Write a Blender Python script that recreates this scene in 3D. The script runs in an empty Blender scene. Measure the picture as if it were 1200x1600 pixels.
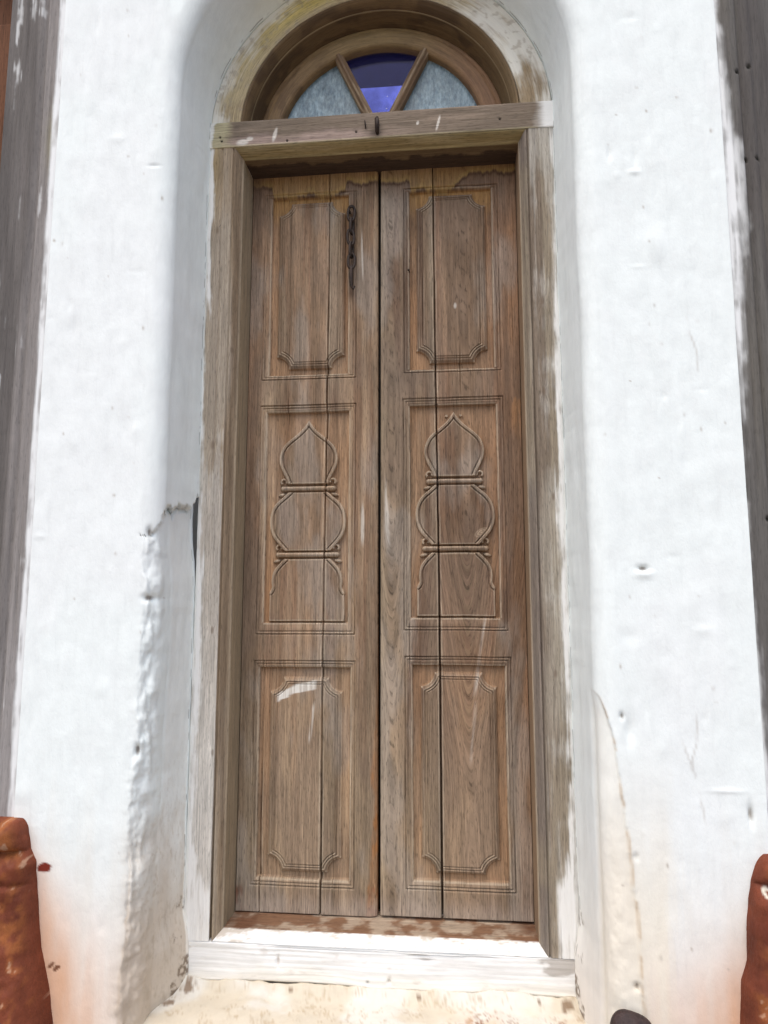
import bpy, math
import numpy as np

S = bpy.context.scene
COL = S.collection
PI = math.pi

# ------------------------------------------------------------------ camera, sky, sun, exposure
cam_d = bpy.data.cameras.new("camera")
cam = bpy.data.objects.new("camera", cam_d)
COL.objects.link(cam)
cam.location = (0.19173, -1.78928, 0.78993)
cam.rotation_euler = (math.radians(90 + 7.3119), 0, math.radians(5.6340))
cam_d.sensor_fit = 'VERTICAL'
cam_d.sensor_height = 36.0
cam_d.lens = 36.0 * 1100 / 1600
cam_d.clip_start = 0.02
cam_d.clip_end = 500
S.camera = cam

SUN_EL, SUN_AZ = 66.0, -20.0          # azimuth measured from the wall's normal, towards the left of the picture
world = bpy.data.worlds.new("World")
S.world = world
world.use_nodes = True
wn = world.node_tree
bg = wn.nodes["Background"]
sky = wn.nodes.new("ShaderNodeTexSky")
sky.sky_type = 'NISHITA'
sky.sun_disc = False
sky.sun_elevation = math.radians(SUN_EL)
sky.sun_rotation = math.radians(180 - SUN_AZ)
sky.air_density = 1.0
sky.dust_density = 3.4
sky.ozone_density = 0.35
wn.links.new(sky.outputs[0], bg.inputs[0])
bg.inputs[1].default_value = 0.12

sun_d = bpy.data.lights.new("sun", 'SUN')
sun_d.energy = 0.8
sun_d.angle = math.radians(80)
sun_d.color = (1.0, 0.94, 0.85)
sun = bpy.data.objects.new("sun", sun_d)
COL.objects.link(sun)
sun.rotation_euler = (math.radians(90 - SUN_EL), 0, math.radians(SUN_AZ))
sun.location = (-2, -4, 5)

S.cycles.diffuse_bounces = 8
S.cycles.max_bounces = 14
S.view_settings.view_transform = 'Standard'
S.view_settings.look = 'None'
S.view_settings.gamma = 1.0
S.view_settings.use_curve_mapping = False
S.view_settings.exposure = 1.08

# ------------------------------------------------------------------ numpy noise
def _h(ix, iy, seed):
    n = (ix.astype(np.int64) * 374761393 + iy.astype(np.int64) * 668265263 + seed * 1442695041) & 0xFFFFFFFF
    n = ((n ^ (n >> 13)) * 1274126177) & 0xFFFFFFFF
    n = n ^ (n >> 16)
    return (n & 0xFFFFFF) / float(0xFFFFFF)

def noise(x, y, seed=0):
    x = np.asarray(x, float); y = np.asarray(y, float)
    x, y = np.broadcast_arrays(x, y)
    ix = np.floor(x); iy = np.floor(y)
    fx = x - ix; fy = y - iy
    fx = fx * fx * (3 - 2 * fx); fy = fy * fy * (3 - 2 * fy)
    a = _h(ix, iy, seed); b = _h(ix + 1, iy, seed)
    c = _h(ix, iy + 1, seed); d = _h(ix + 1, iy + 1, seed)
    return (a * (1 - fx) + b * fx) * (1 - fy) + (c * (1 - fx) + d * fx) * fy      # 0..1

def fbm(x, y, seed=0, octv=4):
    t = 0.0; a = 0.5; s = 0.0
    for o in range(octv):
        t = t + a * noise(np.asarray(x) * 2 ** o, np.asarray(y) * 2 ** o, seed + o * 17)
        s += a; a *= 0.5
    return t / s

def ss(a, b, x):
    t = np.clip((x - a) / (b - a), 0, 1)
    return t * t * (3 - 2 * t)

def mixc(c, d, m):
    d = np.asarray(d, float)
    return c + (d - c) * np.asarray(m)[..., None]

def solid(shape, c):
    return np.broadcast_to(np.asarray(c, float), tuple(shape) + (3,)).copy()

# ------------------------------------------------------------------ materials
def nodes_of(name):
    m = bpy.data.materials.new(name)
    m.use_nodes = True
    nt = m.node_tree
    return m, nt, nt.nodes, nt.links, nt.nodes["Principled BSDF"]

def add(nodes, kind, **kw):
    n = nodes.new(kind)
    for k, v in kw.items():
        setattr(n, k, v)
    return n

def mapped_noise(nodes, links, src, scale, detail=3.0, rough=0.55):
    mp = add(nodes, "ShaderNodeMapping")
    mp.inputs["Scale"].default_value = scale
    links.new(src, mp.inputs["Vector"])
    nz = add(nodes, "ShaderNodeTexNoise")
    nz.inputs["Scale"].default_value = 1.0
    nz.inputs["Detail"].default_value = detail
    nz.inputs["Roughness"].default_value = rough
    links.new(mp.outputs[0], nz.inputs["Vector"])
    return nz.outputs["Fac"]

def ramp(nodes, links, src, a, b, lo, hi):
    r = add(nodes, "ShaderNodeMapRange")
    r.clamp = True
    for i, v in zip(("From Min", "From Max", "To Min", "To Max"), (a, b, lo, hi)):
        r.inputs[i].default_value = v
    links.new(src, r.inputs["Value"])
    return r.outputs[0]

def mul(nodes, links, a, b):
    m = add(nodes, "ShaderNodeMath", operation='MULTIPLY')
    links.new(a, m.inputs[0])
    if isinstance(b, float): m.inputs[1].default_value = b
    else: links.new(b, m.inputs[1])
    return m.outputs[0]

def addn(nodes, links, a, b):
    m = add(nodes, "ShaderNodeMath", operation='ADD')
    links.new(a, m.inputs[0]); links.new(b, m.inputs[1])
    return m.outputs[0]

def tint(nodes, links, col, fac):
    v = add(nodes, "ShaderNodeVectorMath", operation='SCALE')
    links.new(col, v.inputs[0]); links.new(fac, v.inputs["Scale"])
    return v.outputs[0]

def wood_material(name, strength=1.0, rough=0.82, fu=1.0, spec=0.2):
    """weathered timber: 'tone' holds the board's own colour, 'gc' the grain coordinates (across, along, paint)."""
    m, nt, N, L, P = nodes_of(name)
    tone = add(N, "ShaderNodeAttribute", attribute_name="tone").outputs["Color"]
    gca = add(N, "ShaderNodeAttribute", attribute_name="gc")
    gc = gca.outputs["Vector"]
    sep = add(N, "ShaderNodeSeparateXYZ"); L.new(gc, sep.inputs[0])
    n1 = mapped_noise(N, L, gc, (300 * fu, 9.0, 0.0), 4.0, 0.62)
    n2 = mapped_noise(N, L, gc, (560 * fu, 42.0, 0.0), 2.0, 0.6)
    n3 = mapped_noise(N, L, gc, (70 * fu, 2.2, 0.0), 4.0, 0.6)
    a1 = ramp(N, L, n1, 0.32, 0.68, 1 - 0.30 * strength, 1 + 0.34 * strength)
    a2 = ramp(N, L, n2, 0.30, 0.46, 1 - 0.50 * strength, 1.0)
    a3 = ramp(N, L, n3, 0.30, 0.70, 1 - 0.20 * strength, 1 + 0.18 * strength)
    g = mul(N, L, mul(N, L, a1, a2), a3)
    # paint (gc.z = 1) hides most of the grain
    keep = ramp(N, L, sep.outputs["Z"], 0.0, 1.0, 1.0, 0.11)
    mx = add(N, "ShaderNodeMix", data_type='FLOAT')
    L.new(keep, mx.inputs[0]); mx.inputs[2].default_value = 1.0; L.new(g, mx.inputs[3])
    col = tint(N, L, tone, mx.outputs[0])
    L.new(col, P.inputs["Base Color"])
    P.inputs["Roughness"].default_value = rough
    P.inputs["Specular IOR Level"].default_value = spec
    bp = add(N, "ShaderNodeBump")
    bp.inputs["Strength"].default_value = 0.55
    bp.inputs["Distance"].default_value = 0.0016
    L.new(mul(N, L, addn(N, L, n1, n2), keep), bp.inputs["Height"])
    L.new(bp.outputs[0], P.inputs["Normal"])
    return m

def plaster_material(name, grit=1.0, rough=0.9, spec=0.15):
    m, nt, N, L, P = nodes_of(name)
    tone = add(N, "ShaderNodeAttribute", attribute_name="tone").outputs["Color"]
    geo = add(N, "ShaderNodeTexCoord").outputs["Object"]
    n1 = mapped_noise(N, L, geo, (28, 28, 14), 5.0, 0.62)
    n2 = mapped_noise(N, L, geo, (190, 190, 120), 3.0, 0.6)
    n3 = mapped_noise(N, L, geo, (60, 60, 9), 3.0, 0.55)
    a = ramp(N, L, n1, 0.3, 0.7, 1 - 0.05 * grit, 1 + 0.04 * grit)
    b = ramp(N, L, n3, 0.25, 0.45, 1 - 0.05 * grit, 1.0)
    L.new(tint(N, L, tone, mul(N, L, a, b)), P.inputs["Base Color"])
    P.inputs["Roughness"].default_value = rough
    P.inputs["Specular IOR Level"].default_value = spec
    bp = add(N, "ShaderNodeBump")
    bp.inputs["Strength"].default_value = 0.35 * grit
    bp.inputs["Distance"].default_value = 0.004
    L.new(addn(N, L, n1, mul(N, L, n2, 0.3)), bp.inputs["Height"])
    L.new(bp.outputs[0], P.inputs["Normal"])
    return m

def oxide_material(name):
    m, nt, N, L, P = nodes_of(name)
    tone = add(N, "ShaderNodeAttribute", attribute_name="tone").outputs["Color"]
    geo = add(N, "ShaderNodeTexCoord").outputs["Object"]
    n1 = mapped_noise(N, L, geo, (30, 30, 20), 5.0, 0.65)
    n2 = mapped_noise(N, L, geo, (150, 150, 90), 3.0, 0.6)
    a = ramp(N, L, n1, 0.3, 0.7, 0.75, 1.2)
    L.new(tint(N, L, tone, a), P.inputs["Base Color"])
    L.new(ramp(N, L, n2, 0.35, 0.65, 0.5, 0.8), P.inputs["Roughness"])
    P.inputs["Specular IOR Level"].default_value = 0.2
    bp = add(N, "ShaderNodeBump")
    bp.inputs["Strength"].default_value = 0.5
    bp.inputs["Distance"].default_value = 0.006
    L.new(addn(N, L, n1, mul(N, L, n2, 0.4)), bp.inputs["Height"])
    L.new(bp.outputs[0], P.inputs["Normal"])
    return m

def iron_material(name):
    m, nt, N, L, P = nodes_of(name)
    geo = add(N, "ShaderNodeTexCoord").outputs["Object"]
    n = mapped_noise(N, L, geo, (240, 240, 240), 4.0, 0.6)
    cr = add(N, "ShaderNodeValToRGB")
    cr.color_ramp.elements[0].position = 0.35; cr.color_ramp.elements[0].color = (0.014, 0.011, 0.010, 1)
    cr.color_ramp.elements[1].position = 0.68; cr.color_ramp.elements[1].color = (0.055, 0.030, 0.018, 1)
    L.new(n, cr.inputs[0]); L.new(cr.outputs[0], P.inputs["Base Color"])
    P.inputs["Roughness"].default_value = 0.6
    P.inputs["Metallic"].default_value = 0.35
    bp = add(N, "ShaderNodeBump"); bp.inputs["Strength"].default_value = 0.6; bp.inputs["Distance"].default_value = 0.001
    L.new(n, bp.inputs["Height"]); L.new(bp.outputs[0], P.inputs["Normal"])
    return m

def blue_glass_material():
    m, nt, N, L, P = nodes_of("blue_glass")
    N.remove(P)
    out = N["Material Output"]
    geo = add(N, "ShaderNodeTexCoord").outputs["Object"]
    n = mapped_noise(N, L, geo, (26, 26, 16), 4.0, 0.6)
    sp = mapped_noise(N, L, geo, (95, 95, 80), 2.0, 0.5)
    tr = add(N, "ShaderNodeBsdfTransparent"); tr.inputs[0].default_value = (0.40, 0.44, 0.84, 1)
    gl = add(N, "ShaderNodeBsdfGlossy"); gl.inputs["Roughness"].default_value = 0.04
    df = add(N, "ShaderNodeBsdfDiffuse"); df.inputs[0].default_value = (0.030, 0.024, 0.105, 1)
    wh = add(N, "ShaderNodeBsdfDiffuse"); wh.inputs[0].default_value = (0.75, 0.75, 0.78, 1)
    fr = add(N, "ShaderNodeFresnel"); fr.inputs[0].default_value = 1.45
    m1 = add(N, "ShaderNodeMixShader")
    L.new(ramp(N, L, n, 0.3, 0.75, 0.10, 0.34), m1.inputs[0])
    L.new(tr.outputs[0], m1.inputs[1]); L.new(df.outputs[0], m1.inputs[2])
    m3 = add(N, "ShaderNodeMixShader")
    L.new(ramp(N, L, sp, 0.76, 0.79, 0.0, 1.0), m3.inputs[0])
    L.new(m1.outputs[0], m3.inputs[1]); L.new(wh.outputs[0], m3.inputs[2])
    m2 = add(N, "ShaderNodeMixShader")
    L.new(mul(N, L, fr.outputs[0], 0.30), m2.inputs[0]); L.new(m3.outputs[0], m2.inputs[1]); L.new(gl.outputs[0], m2.inputs[2])
    L.new(m2.outputs[0], out.inputs[0])
    return m

def frosted_glass_material():
    m, nt, N, L, P = nodes_of("dusty_glass")
    geo = add(N, "ShaderNodeTexCoord").outputs["Object"]
    n1 = mapped_noise(N, L, geo, (95, 95, 42), 4.0, 0.65)
    n2 = mapped_noise(N, L, geo, (170, 170, 75), 3.0, 0.6)
    n3 = mapped_noise(N, L, geo, (14, 14, 9), 3.0, 0.6)
    cr = add(N, "ShaderNodeValToRGB")
    cr.color_ramp.elements[0].position = 0.30; cr.color_ramp.elements[0].color = (0.14, 0.22, 0.27, 1)
    cr.color_ramp.elements[1].position = 0.72; cr.color_ramp.elements[1].color = (0.38, 0.50, 0.54, 1)
    L.new(n1, cr.inputs[0])
    col = tint(N, L, cr.outputs[0], mul(N, L, ramp(N, L, n2, 0.35, 0.68, 0.74, 1.22), ramp(N, L, n3, 0.3, 0.7, 0.66, 1.12)))
    L.new(col, P.inputs["Base Color"])
    P.inputs["Roughness"].default_value = 0.32
    P.inputs["Specular IOR Level"].default_value = 0.5
    P.inputs["Transmission Weight"].default_value = 0.12
    bp = add(N, "ShaderNodeBump"); bp.inputs["Strength"].default_value = 0.6; bp.inputs["Distance"].default_value = 0.003
    L.new(n2, bp.inputs["Height"]); L.new(bp.outputs[0], P.inputs["Normal"])
    return m

def plain_material(name, c, rough=0.9, scale=6.0, var=0.25):
    m, nt, N, L, P = nodes_of(name)
    geo = add(N, "ShaderNodeTexCoord").outputs["Object"]
    n = mapped_noise(N, L, geo, (scale,) * 3, 6.0, 0.62)
    rgb = add(N, "ShaderNodeRGB"); rgb.outputs[0].default_value = (*c, 1)
    L.new(tint(N, L, rgb.outputs[0], ramp(N, L, n, 0.3, 0.7, 1 - var, 1 + var)), P.inputs["Base Color"])
    P.inputs["Roughness"].default_value = rough
    bp = add(N, "ShaderNodeBump"); bp.inputs["Strength"].default_value = 0.4; bp.inputs["Distance"].default_value = 0.02
    L.new(n, bp.inputs["Height"]); L.new(bp.outputs[0], P.inputs["Normal"])
    return m

M_WOOD = wood_material("weathered_teak", 1.0)
M_FRAME = wood_material("weathered_frame_timber", 0.85)
M_ARCH = wood_material("brown_arch_timber", 0.6, rough=0.6, spec=0.35)
M_GREY = wood_material("grey_post_timber", 0.45, fu=0.6)
M_PLASTER = plaster_material("whitewashed_plaster", 1.0)
M_OXIDE = oxide_material("red_oxide_cement")
M_IRON = iron_material("rusty_iron")
M_BLUE = blue_glass_material()
M_FROST = frosted_glass_material()
M_SOIL = plain_material("laterite_soil", (0.23, 0.185, 0.15), 0.95, 3.0)
M_INNER = plain_material("inner_limewash", (0.62, 0.64, 0.68), 0.9, 2.6, 0.55)
M_DARKWOOD = plain_material("dark_ceiling_timber", (0.012, 0.010, 0.009), 0.85, 5.0)

# ------------------------------------------------------------------ object helpers
def thing(name, label, cat, loc=(0, 0, 0), group=None):
    o = bpy.data.objects.new(name, None)
    o.empty_display_size = 0.05
    COL.objects.link(o)
    o.location = loc
    o["label"] = label
    o["category"] = cat
    if group: o["group"] = group
    return o

def origin(par):
    v = np.zeros(3)
    while par is not None:
        v += np.array(par.location); par = par.parent
    return v

def raw_mesh(name, V, F, mat, parent=None, tone=None, gc=None, smooth=True):
    """V (n,3) world coordinates, F (k,4) or list of polygons."""
    V = np.asarray(V, float) - origin(parent)
    me = bpy.data.meshes.new(name)
    if isinstance(F, np.ndarray):
        k = len(F); w = F.shape[1]
        me.vertices.add(len(V)); me.vertices.foreach_set("co", V.astype(np.float32).ravel())
        me.loops.add(k * w); me.loops.foreach_set("vertex_index", F.astype(np.int32).ravel())
        me.polygons.add(k); me.polygons.foreach_set("loop_start", np.arange(0, k * w, w, dtype=np.int32))
        me.update(calc_edges=True)
    else:
        me.from_pydata([tuple(v) for v in V], [], F); me.update()
    if smooth:
        me.polygons.foreach_set("use_smooth", np.ones(len(me.polygons), bool))
    if tone is not None:
        a = me.attributes.new("tone", 'FLOAT_COLOR', 'POINT')
        c = np.ones((len(V), 4), np.float32); c[:, :3] = np.clip(tone, 0.004, 0.9)
        a.data.foreach_set("color", c.ravel())
    if gc is not None:
        a = me.attributes.new("gc", 'FLOAT_VECTOR', 'POINT')
        a.data.foreach_set("vector", np.asarray(gc, np.float32).ravel())
    me.materials.append(mat)
    o = bpy.data.objects.new(name, me)
    COL.objects.link(o)
    o.parent = parent
    return o

def grid_faces(n, m):
    i = np.arange(n * m).reshape(n, m)
    return np.stack([i[:-1, :-1], i[1:, :-1], i[1:, 1:], i[:-1, 1:]], -1).reshape(-1, 4)

def grid(name, P, mat, parent=None, tone=None, gc=None, mask=None, smooth=True, flip=False):
    n, m = P.shape[:2]
    F = grid_faces(n, m)
    if flip: F = F[:, ::-1]
    V = P.reshape(-1, 3)
    T = None if tone is None else tone.reshape(-1, 3)
    G = None if gc is None else gc.reshape(-1, 3)
    if mask is not None:
        F = F[mask.ravel()]
        u, inv = np.unique(F, return_inverse=True)
        F = inv.reshape(F.shape)
        V = V[u]; T = None if T is None else T[u]; G = None if G is None else G[u]
    return raw_mesh(name, V, F, mat, parent, T, G, smooth)

def box(name, lo, hi, mat, parent=None, tone=None, bev=0.0):
    x0, y0, z0 = lo; x1, y1, z1 = hi
    V = [(x0, y0, z0), (x1, y0, z0), (x1, y1, z0), (x0, y1, z0), (x0, y0, z1), (x1, y0, z1), (x1, y1, z1), (x0, y1, z1)]
    F = np.array([(0, 3, 2, 1), (4, 5, 6, 7), (0, 1, 5, 4), (1, 2, 6, 5), (2, 3, 7, 6), (3, 0, 4, 7)])
    t = None if tone is None else np.tile(tone, (8, 1))
    V = np.array(V, float)
    gc = np.stack([V[:, 0] + V[:, 1], V[:, 2], 0 * V[:, 0]], 1)
    o = raw_mesh(name, V, F, mat, parent, t, gc, smooth=False)
    if bev:
        b = o.modifiers.new("edge", 'BEVEL'); b.width = bev; b.segments = 2
    return o

def structure(o):
    o["kind"] = "structure"
    return o

# ------------------------------------------------------------------ ground and the passage behind the door
GZ = -0.72
n = 24
gx = np.linspace(-1, 1, n) ** 3 * 120
gy = np.linspace(-1, 1, n) ** 3 * 120
GX, GY = np.meshgrid(gx, gy, indexing='ij')
GP = np.stack([GX, GY - 1.5, GZ + 0.015 * fbm(GX * 0.7, GY * 0.7, 3) - 0.008], -1)
structure(grid("ground", GP, M_SOIL))
YB = 2.20
structure(box("passage_floor", (-1.6, 0.26, -0.06), (1.6, YB, 0.0), M_SOIL))
structure(box("passage_wall", (-1.6, YB, -0.06), (1.6, YB + 0.12, 4.30), M_INNER))
structure(box("passage_ceiling", (-1.6, 0.262, 2.815), (1.6, 0.75, 2.90), M_DARKWOOD))

# ------------------------------------------------------------------ the white wall with its arched recess
ZC = 2.09                                 # centre of the arch
WALL_Y = -0.22
wall = thing("plastered_wall", "whitewashed plaster wall with a tall rounded arched recess around the old door", "wall", (0, WALL_Y, GZ))

def path_nodes():
    zs = np.concatenate([np.linspace(GZ, -0.15, 12)[:-1], np.arange(-0.15, ZC, 0.0032)])
    th = np.linspace(PI, 0, 300)
    cx = np.zeros(len(zs) * 2 + len(th)); cz = np.concatenate([zs, np.full(len(th), ZC), zs[::-1]])
    nx = np.concatenate([np.full(len(zs), -1.0), np.cos(th), np.full(len(zs), 1.0)])
    nz = np.concatenate([np.zeros(len(zs)), np.sin(th), np.zeros(len(zs))])
    return cx, cz, nx, nz, len(zs), len(th)

cx, cz, nx, nz, NZ, NT = path_nodes()
NS = len(cx)
XL, XR, ZTOP = 0.800, 0.822, 1.05
with np.errstate(divide='ignore'):
    rmax = np.minimum(np.where(nx < 0, XL, XR) / np.maximum(np.abs(nx), 1e-9), ZTOP / np.maximum(nz, 1e-9))
slen = np.concatenate([[0], np.cumsum(np.hypot(np.diff(cx + nx * 0.5), np.diff(cz + nz * 0.5)))])

NR, NQ, NF = 44, 22, 66
tr = np.linspace(0, 1, NR) ** 1.7; tq = np.linspace(0, 1, NQ + 1)[1:]; tf = np.linspace(0, 1, NF + 1)[1:]
Sg = slen[:, None]
side_left = (nx < -0.99)[:, None]
side_right = (nx > 0.99)[:, None]
Zc = cz[:, None]

def profile(r0, rc0, yc0, rc1, y0=-0.0325):
    """reveal from the frame out to the rounded corner, then across the flat face"""
    o = np.ones((NS, 1))
    lap = ss(0.07, -0.02, Zc)
    r0 = r0 - 0.014 * lap + 0.0050 * (fbm(Sg * 13, 0 * Sg + 5.5, 57, 4) - 0.62)
    y0 = y0 - 0.005 * lap
    R1 = r0 + (rc0 - r0) * tr[None, :] * o; Y1 = y0 + (yc0 - y0) * tr[None, :] * o
    r0 = r0 + 0.034 * lap * (fbm(Sg * 22, 0 * Sg, 58, 4) - 0.62)
    Y1[:, 0] = y0[:, 0] + 0.012
    a = tq[None, :] * PI / 2
    R2 = rc0 + (rc1 - rc0) * (1 - np.cos(a)) * o; Y2 = yc0 + (WALL_Y - yc0) * np.sin(a) * o
    R3 = rc1 + (rmax[:, None] - rc1) * tf[None, :]; Y3 = WALL_Y * np.ones((NS, 1)) + 0 * tf[None, :]
    return np.concatenate([R1, R2, R3], 1), np.concatenate([Y1, Y2, Y3], 1)

R_a, Y_a = profile(0.4695, 0.490, -0.180, 0.538)
wob = 0.010 * (fbm(Sg * 9, 0 * Sg + 2.2, 51, 4) - 0.5)
low = ss(0.9, 0.1, Zc)
rc1b = 0.518 + 0.018 * low + 1.6 * wob + 0.028 * (fbm(Sg * 6, 0 * Sg, 8, 6) - 0.5) + 0.006 * (noise(Sg * 55, 0 * Sg, 9) - 0.5)
notch = ss(0.80, 1.0, Zc)
R_b, Y_b = profile(0.4705 + 0.015 * notch, 0.490 + 0.010 * low + 0.008 * notch + 1.2 * wob, -0.132 - 0.02 * notch + 2.5 * wob, rc1b)
u = np.concatenate([tr * 0.5, 0.5 + 0.25 * tq, 0.75 + 0.25 * tf])[None, :]
Zp = Zc + 0 * R_a
bnd = 1.028 + 0.03 * ss(0.10, 0.0, u) - 0.085 * ss(0.44, 0.68, u) + 0.026 * (np.abs((fbm(u * 14, 0 * u + 3, 5, 4) * 4) % 1 - 0.5) - 0.25) \
      - 0.02 * ss(0.30, 0.40, u) * ss(0.46, 0.40, u)
brk = ss(bnd + 0.0022, bnd - 0.0022, Zp) * side_left
fade = 1 - ss(0.0, 0.30, np.concatenate([0 * tr, 0 * tq, tf])[None, :])          # flat face joins back
mixb = brk * np.where(u > 0.75, 1.0, 1.0)
R = R_a + (R_b - R_a) * mixb
Y = Y_a + (Y_b - Y_a) * mixb
# rough broken masonry
rough_n = fbm(Sg * 18, u * 6, 31, 5) - 0.5
ridge = np.abs(fbm(Sg * 10 + u * 3, u * 5, 77, 5) - 0.5)
inbrk = brk * ss(0.78, 0.72, u) * ss(0.0, 0.03, u)
dis = 0.0038 * (fbm(Sg * 5, u * 6 + nx[:, None], 11, 3) - 0.5) + 0.0014 * (fbm(Sg * 24, R * 24, 12, 3) - 0.5)
lowr = ss(0.62, -0.05, Zp)
chip_band = np.exp(-((u - 0.66) / 0.10) ** 2)
facet = fbm(Sg * 4 + 2.0 * u, u * 5 - Sg * 2, 79, 5)
facet = np.abs(facet * 4 % 1.0 - 0.5)
dis = dis + inbrk * ((0.010 + 0.010 * low) * rough_n * (0.22 + chip_band) + (0.022 * (ridge - 0.12) + 0.018 * (facet - 0.25)) * chip_band)
dis = dis + side_right * lowr * chip_band * (0.010 * (fbm(Sg * 20, u * 8, 41, 4) - 0.55))
dis = dis - 0.012 * np.exp(-((Zp - bnd + 0.005) / 0.0045) ** 2) * side_left * ss(0.55, 0.42, u)
xb_ = np.interp(Zp, [-0.12, 0.10, 0.30, 0.45, 0.53, 0.59, 0.63], [0.566, 0.560, 0.548, 0.531, 0.518, 0.502, 0.470]) + 0.014 * (fbm(Zp * 14, 0 * Zp, 43, 5) - 0.5)
Xq = nx[:, None] * R
flake = side_right * ss(0.0015, -0.0015, Xq - xb_) * ss(0.62, 0.54, Zp) * ss(0.42, 0.50, u)
rim = side_right * np.exp(-((Xq - xb_) / 0.0030) ** 2) * ss(0.62, 0.54, Zp) * ss(0.42, 0.50, u)
dis = dis - 0.0050 * flake + 0.0015 * rim
# gap where plaster meets frame (dashes)
gapm = ss(0.50, 0.60, fbm(Sg * 30, 0 * Sg + 7, 61, 4)) * np.exp(-((u - 0.010 - 0.012 * (fbm(Sg * 18, 0 * Sg, 62, 3) - 0.4)) / 0.0042) ** 2)
X = nx[:, None] * R; Zw = cz[:, None] + nz[:, None] * R
# dents: x, z, radius x, radius z, depth
dents = [(0.599, 0.862, 0.011, 0.006, 0.010), (0.601, 0.851, 0.018, 0.010, -0.004), (0.541, 0.552, 0.004, 0.008, 0.008), (0.556, 0.52, 0.010, 0.03, 0.006),
         (-0.54, 1.872, 0.014, 0.004, 0.003), (0.566, 1.83, 0.004, 0.018, 0.004), (0.623, 1.815, 0.005, 0.025, 0.003), (0.62, 1.78, 0.012, 0.006, -0.003),
         (0.66, 1.60, 0.02, 0.04, -0.004), (0.79, 0.36, 0.004, 0.02, 0.012), (0.55, 0.02, 0.005, 0.007, 0.008),
         (0.558, 0.27, 0.003, 0.007, 0.006), (0.745, 0.405, 0.030, 0.004, -0.002),
         (-0.513, 0.952, 0.006, 0.012, 0.012), (-0.510, 0.80, 0.012, 0.008, 0.012), (-0.52, 0.46, 0.006, 0.014, 0.012)]
dd = 0
dirtm = 0
for (dx, dz, ra, rb, dp) in dents:
    q = np.exp(-(((X - dx) / ra) ** 2 + ((Zw - dz) / rb) ** 2))
    dd = dd - dp * q
    if dp >= 0.008: dirtm = np.maximum(dirtm, ss(0.35, 0.9, q))
rng = np.random.default_rng(4)
for k in range(90):                        # trowel marks and pimples
    sx = rng.choice([-1, 1]); dx = sx * rng.uniform(0.52, 0.80); dz = rng.uniform(-0.1, 2.5)
    ra = rng.uniform(0.004, 0.02); rb = rng.uniform(0.003, 0.03)
    dd = dd + rng.uniform(-0.0022, 0.0018) * np.exp(-(((X - dx) / ra) ** 2 + ((Zw - dz) / rb) ** 2))
dis = dis + dd
# displacement direction: reveal moves inwards (smaller r), face moves out (-Y)
ang = np.concatenate([np.full(NR, 0.12), tq * PI / 2, np.full(NF, PI / 2)])[None, :]
R = R - np.cos(ang) * dis + 0.012 * gapm * 0
Y = Y - np.sin(ang) * dis + 0.003 * gapm
edge_fix = np.concatenate([0 * tr, 0 * tq, ss(0.93, 1.0, tf)])[None, :]
R = R * (1 - edge_fix) + rmax[:, None] * edge_fix
X = nx[:, None] * R; Zw = cz[:, None] + nz[:, None] * R
WP = np.stack([X, Y, Zw], -1)

# colour on the plaster: limewash, streaked beige towards the foot, red oxide bleeding from the plinths
T = solid(X.shape, (0.795, 0.850, 0.830))
T = mixc(T, (0.80, 0.83, 0.82), 0.6 * ss(0.5, 0.7, fbm(X * 3, Zw * 2, 81)))
patch_ = fbm(X * 5 + 0.6 * Zw, Zw * 3.2, 86, 4)
T = mixc(T, (0.745, 0.775, 0.760), ss(0.52, 0.56, patch_) * ss(0.66, 0.56, patch_) * 0.16)
brush = fbm((X + Y) * 60 + 8 * fbm(X * 2, Zw * 2, 87, 2), Zw * 9, 88, 4)
T = mixc(T, (0.74, 0.77, 0.755), ss(0.55, 0.75, brush) * 0.14)
for k in range(3):                            # hairline cracks in the limewash
    z0_ = rng.uniform(0.2, 2.2); x0_ = rng.choice([-0.66, 0.68]) + rng.uniform(-0.08, 0.08); hl_ = rng.uniform(0.05, 0.16)
    q = np.abs(X - x0_ - 0.03 * (fbm(Zw * 9, 0 * Zw + k, 880 + k, 4) - 0.5) - 0.3 * (Zw - z0_) * rng.uniform(-1, 1))
    T = mixc(T, (0.50, 0.48, 0.44), ss(0.0035, 0.0008, q) * ss(hl_, hl_ * 0.6, np.abs(Zw - z0_)) * ss(0.35, 0.6, fbm(Zw * 25, 0 * Zw, 890 + k, 3)) * 0.55)
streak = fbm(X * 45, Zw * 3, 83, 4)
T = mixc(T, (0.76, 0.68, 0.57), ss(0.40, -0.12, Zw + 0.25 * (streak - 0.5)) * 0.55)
T = mixc(T, (0.80, 0.74, 0.60), side_right * ss(0.55, 0.05, Zw) * ss(0.55, 0.68, u) * ss(0.86, 0.80, u + 0.1 * (streak - 0.5)) * 0.7)
def plinth_edge_l(z):
    return np.interp(z, [-0.72, -0.113, -0.062, 0.041, 0.146, 0.219, 0.246, 0.307, 0.5], [-0.66, -0.680, -0.688, -0.715, -0.731, -0.739, -0.753, -0.764, -0.775])
def plinth_edge_r(z):
    return np.interp(z, [-0.72, -0.036, 0.047, 0.083, 0.143, 0.234, 0.280, 0.5], [0.73, 0.742, 0.751, 0.764, 0.765, 0.779, 0.796, 0.80])
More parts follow.
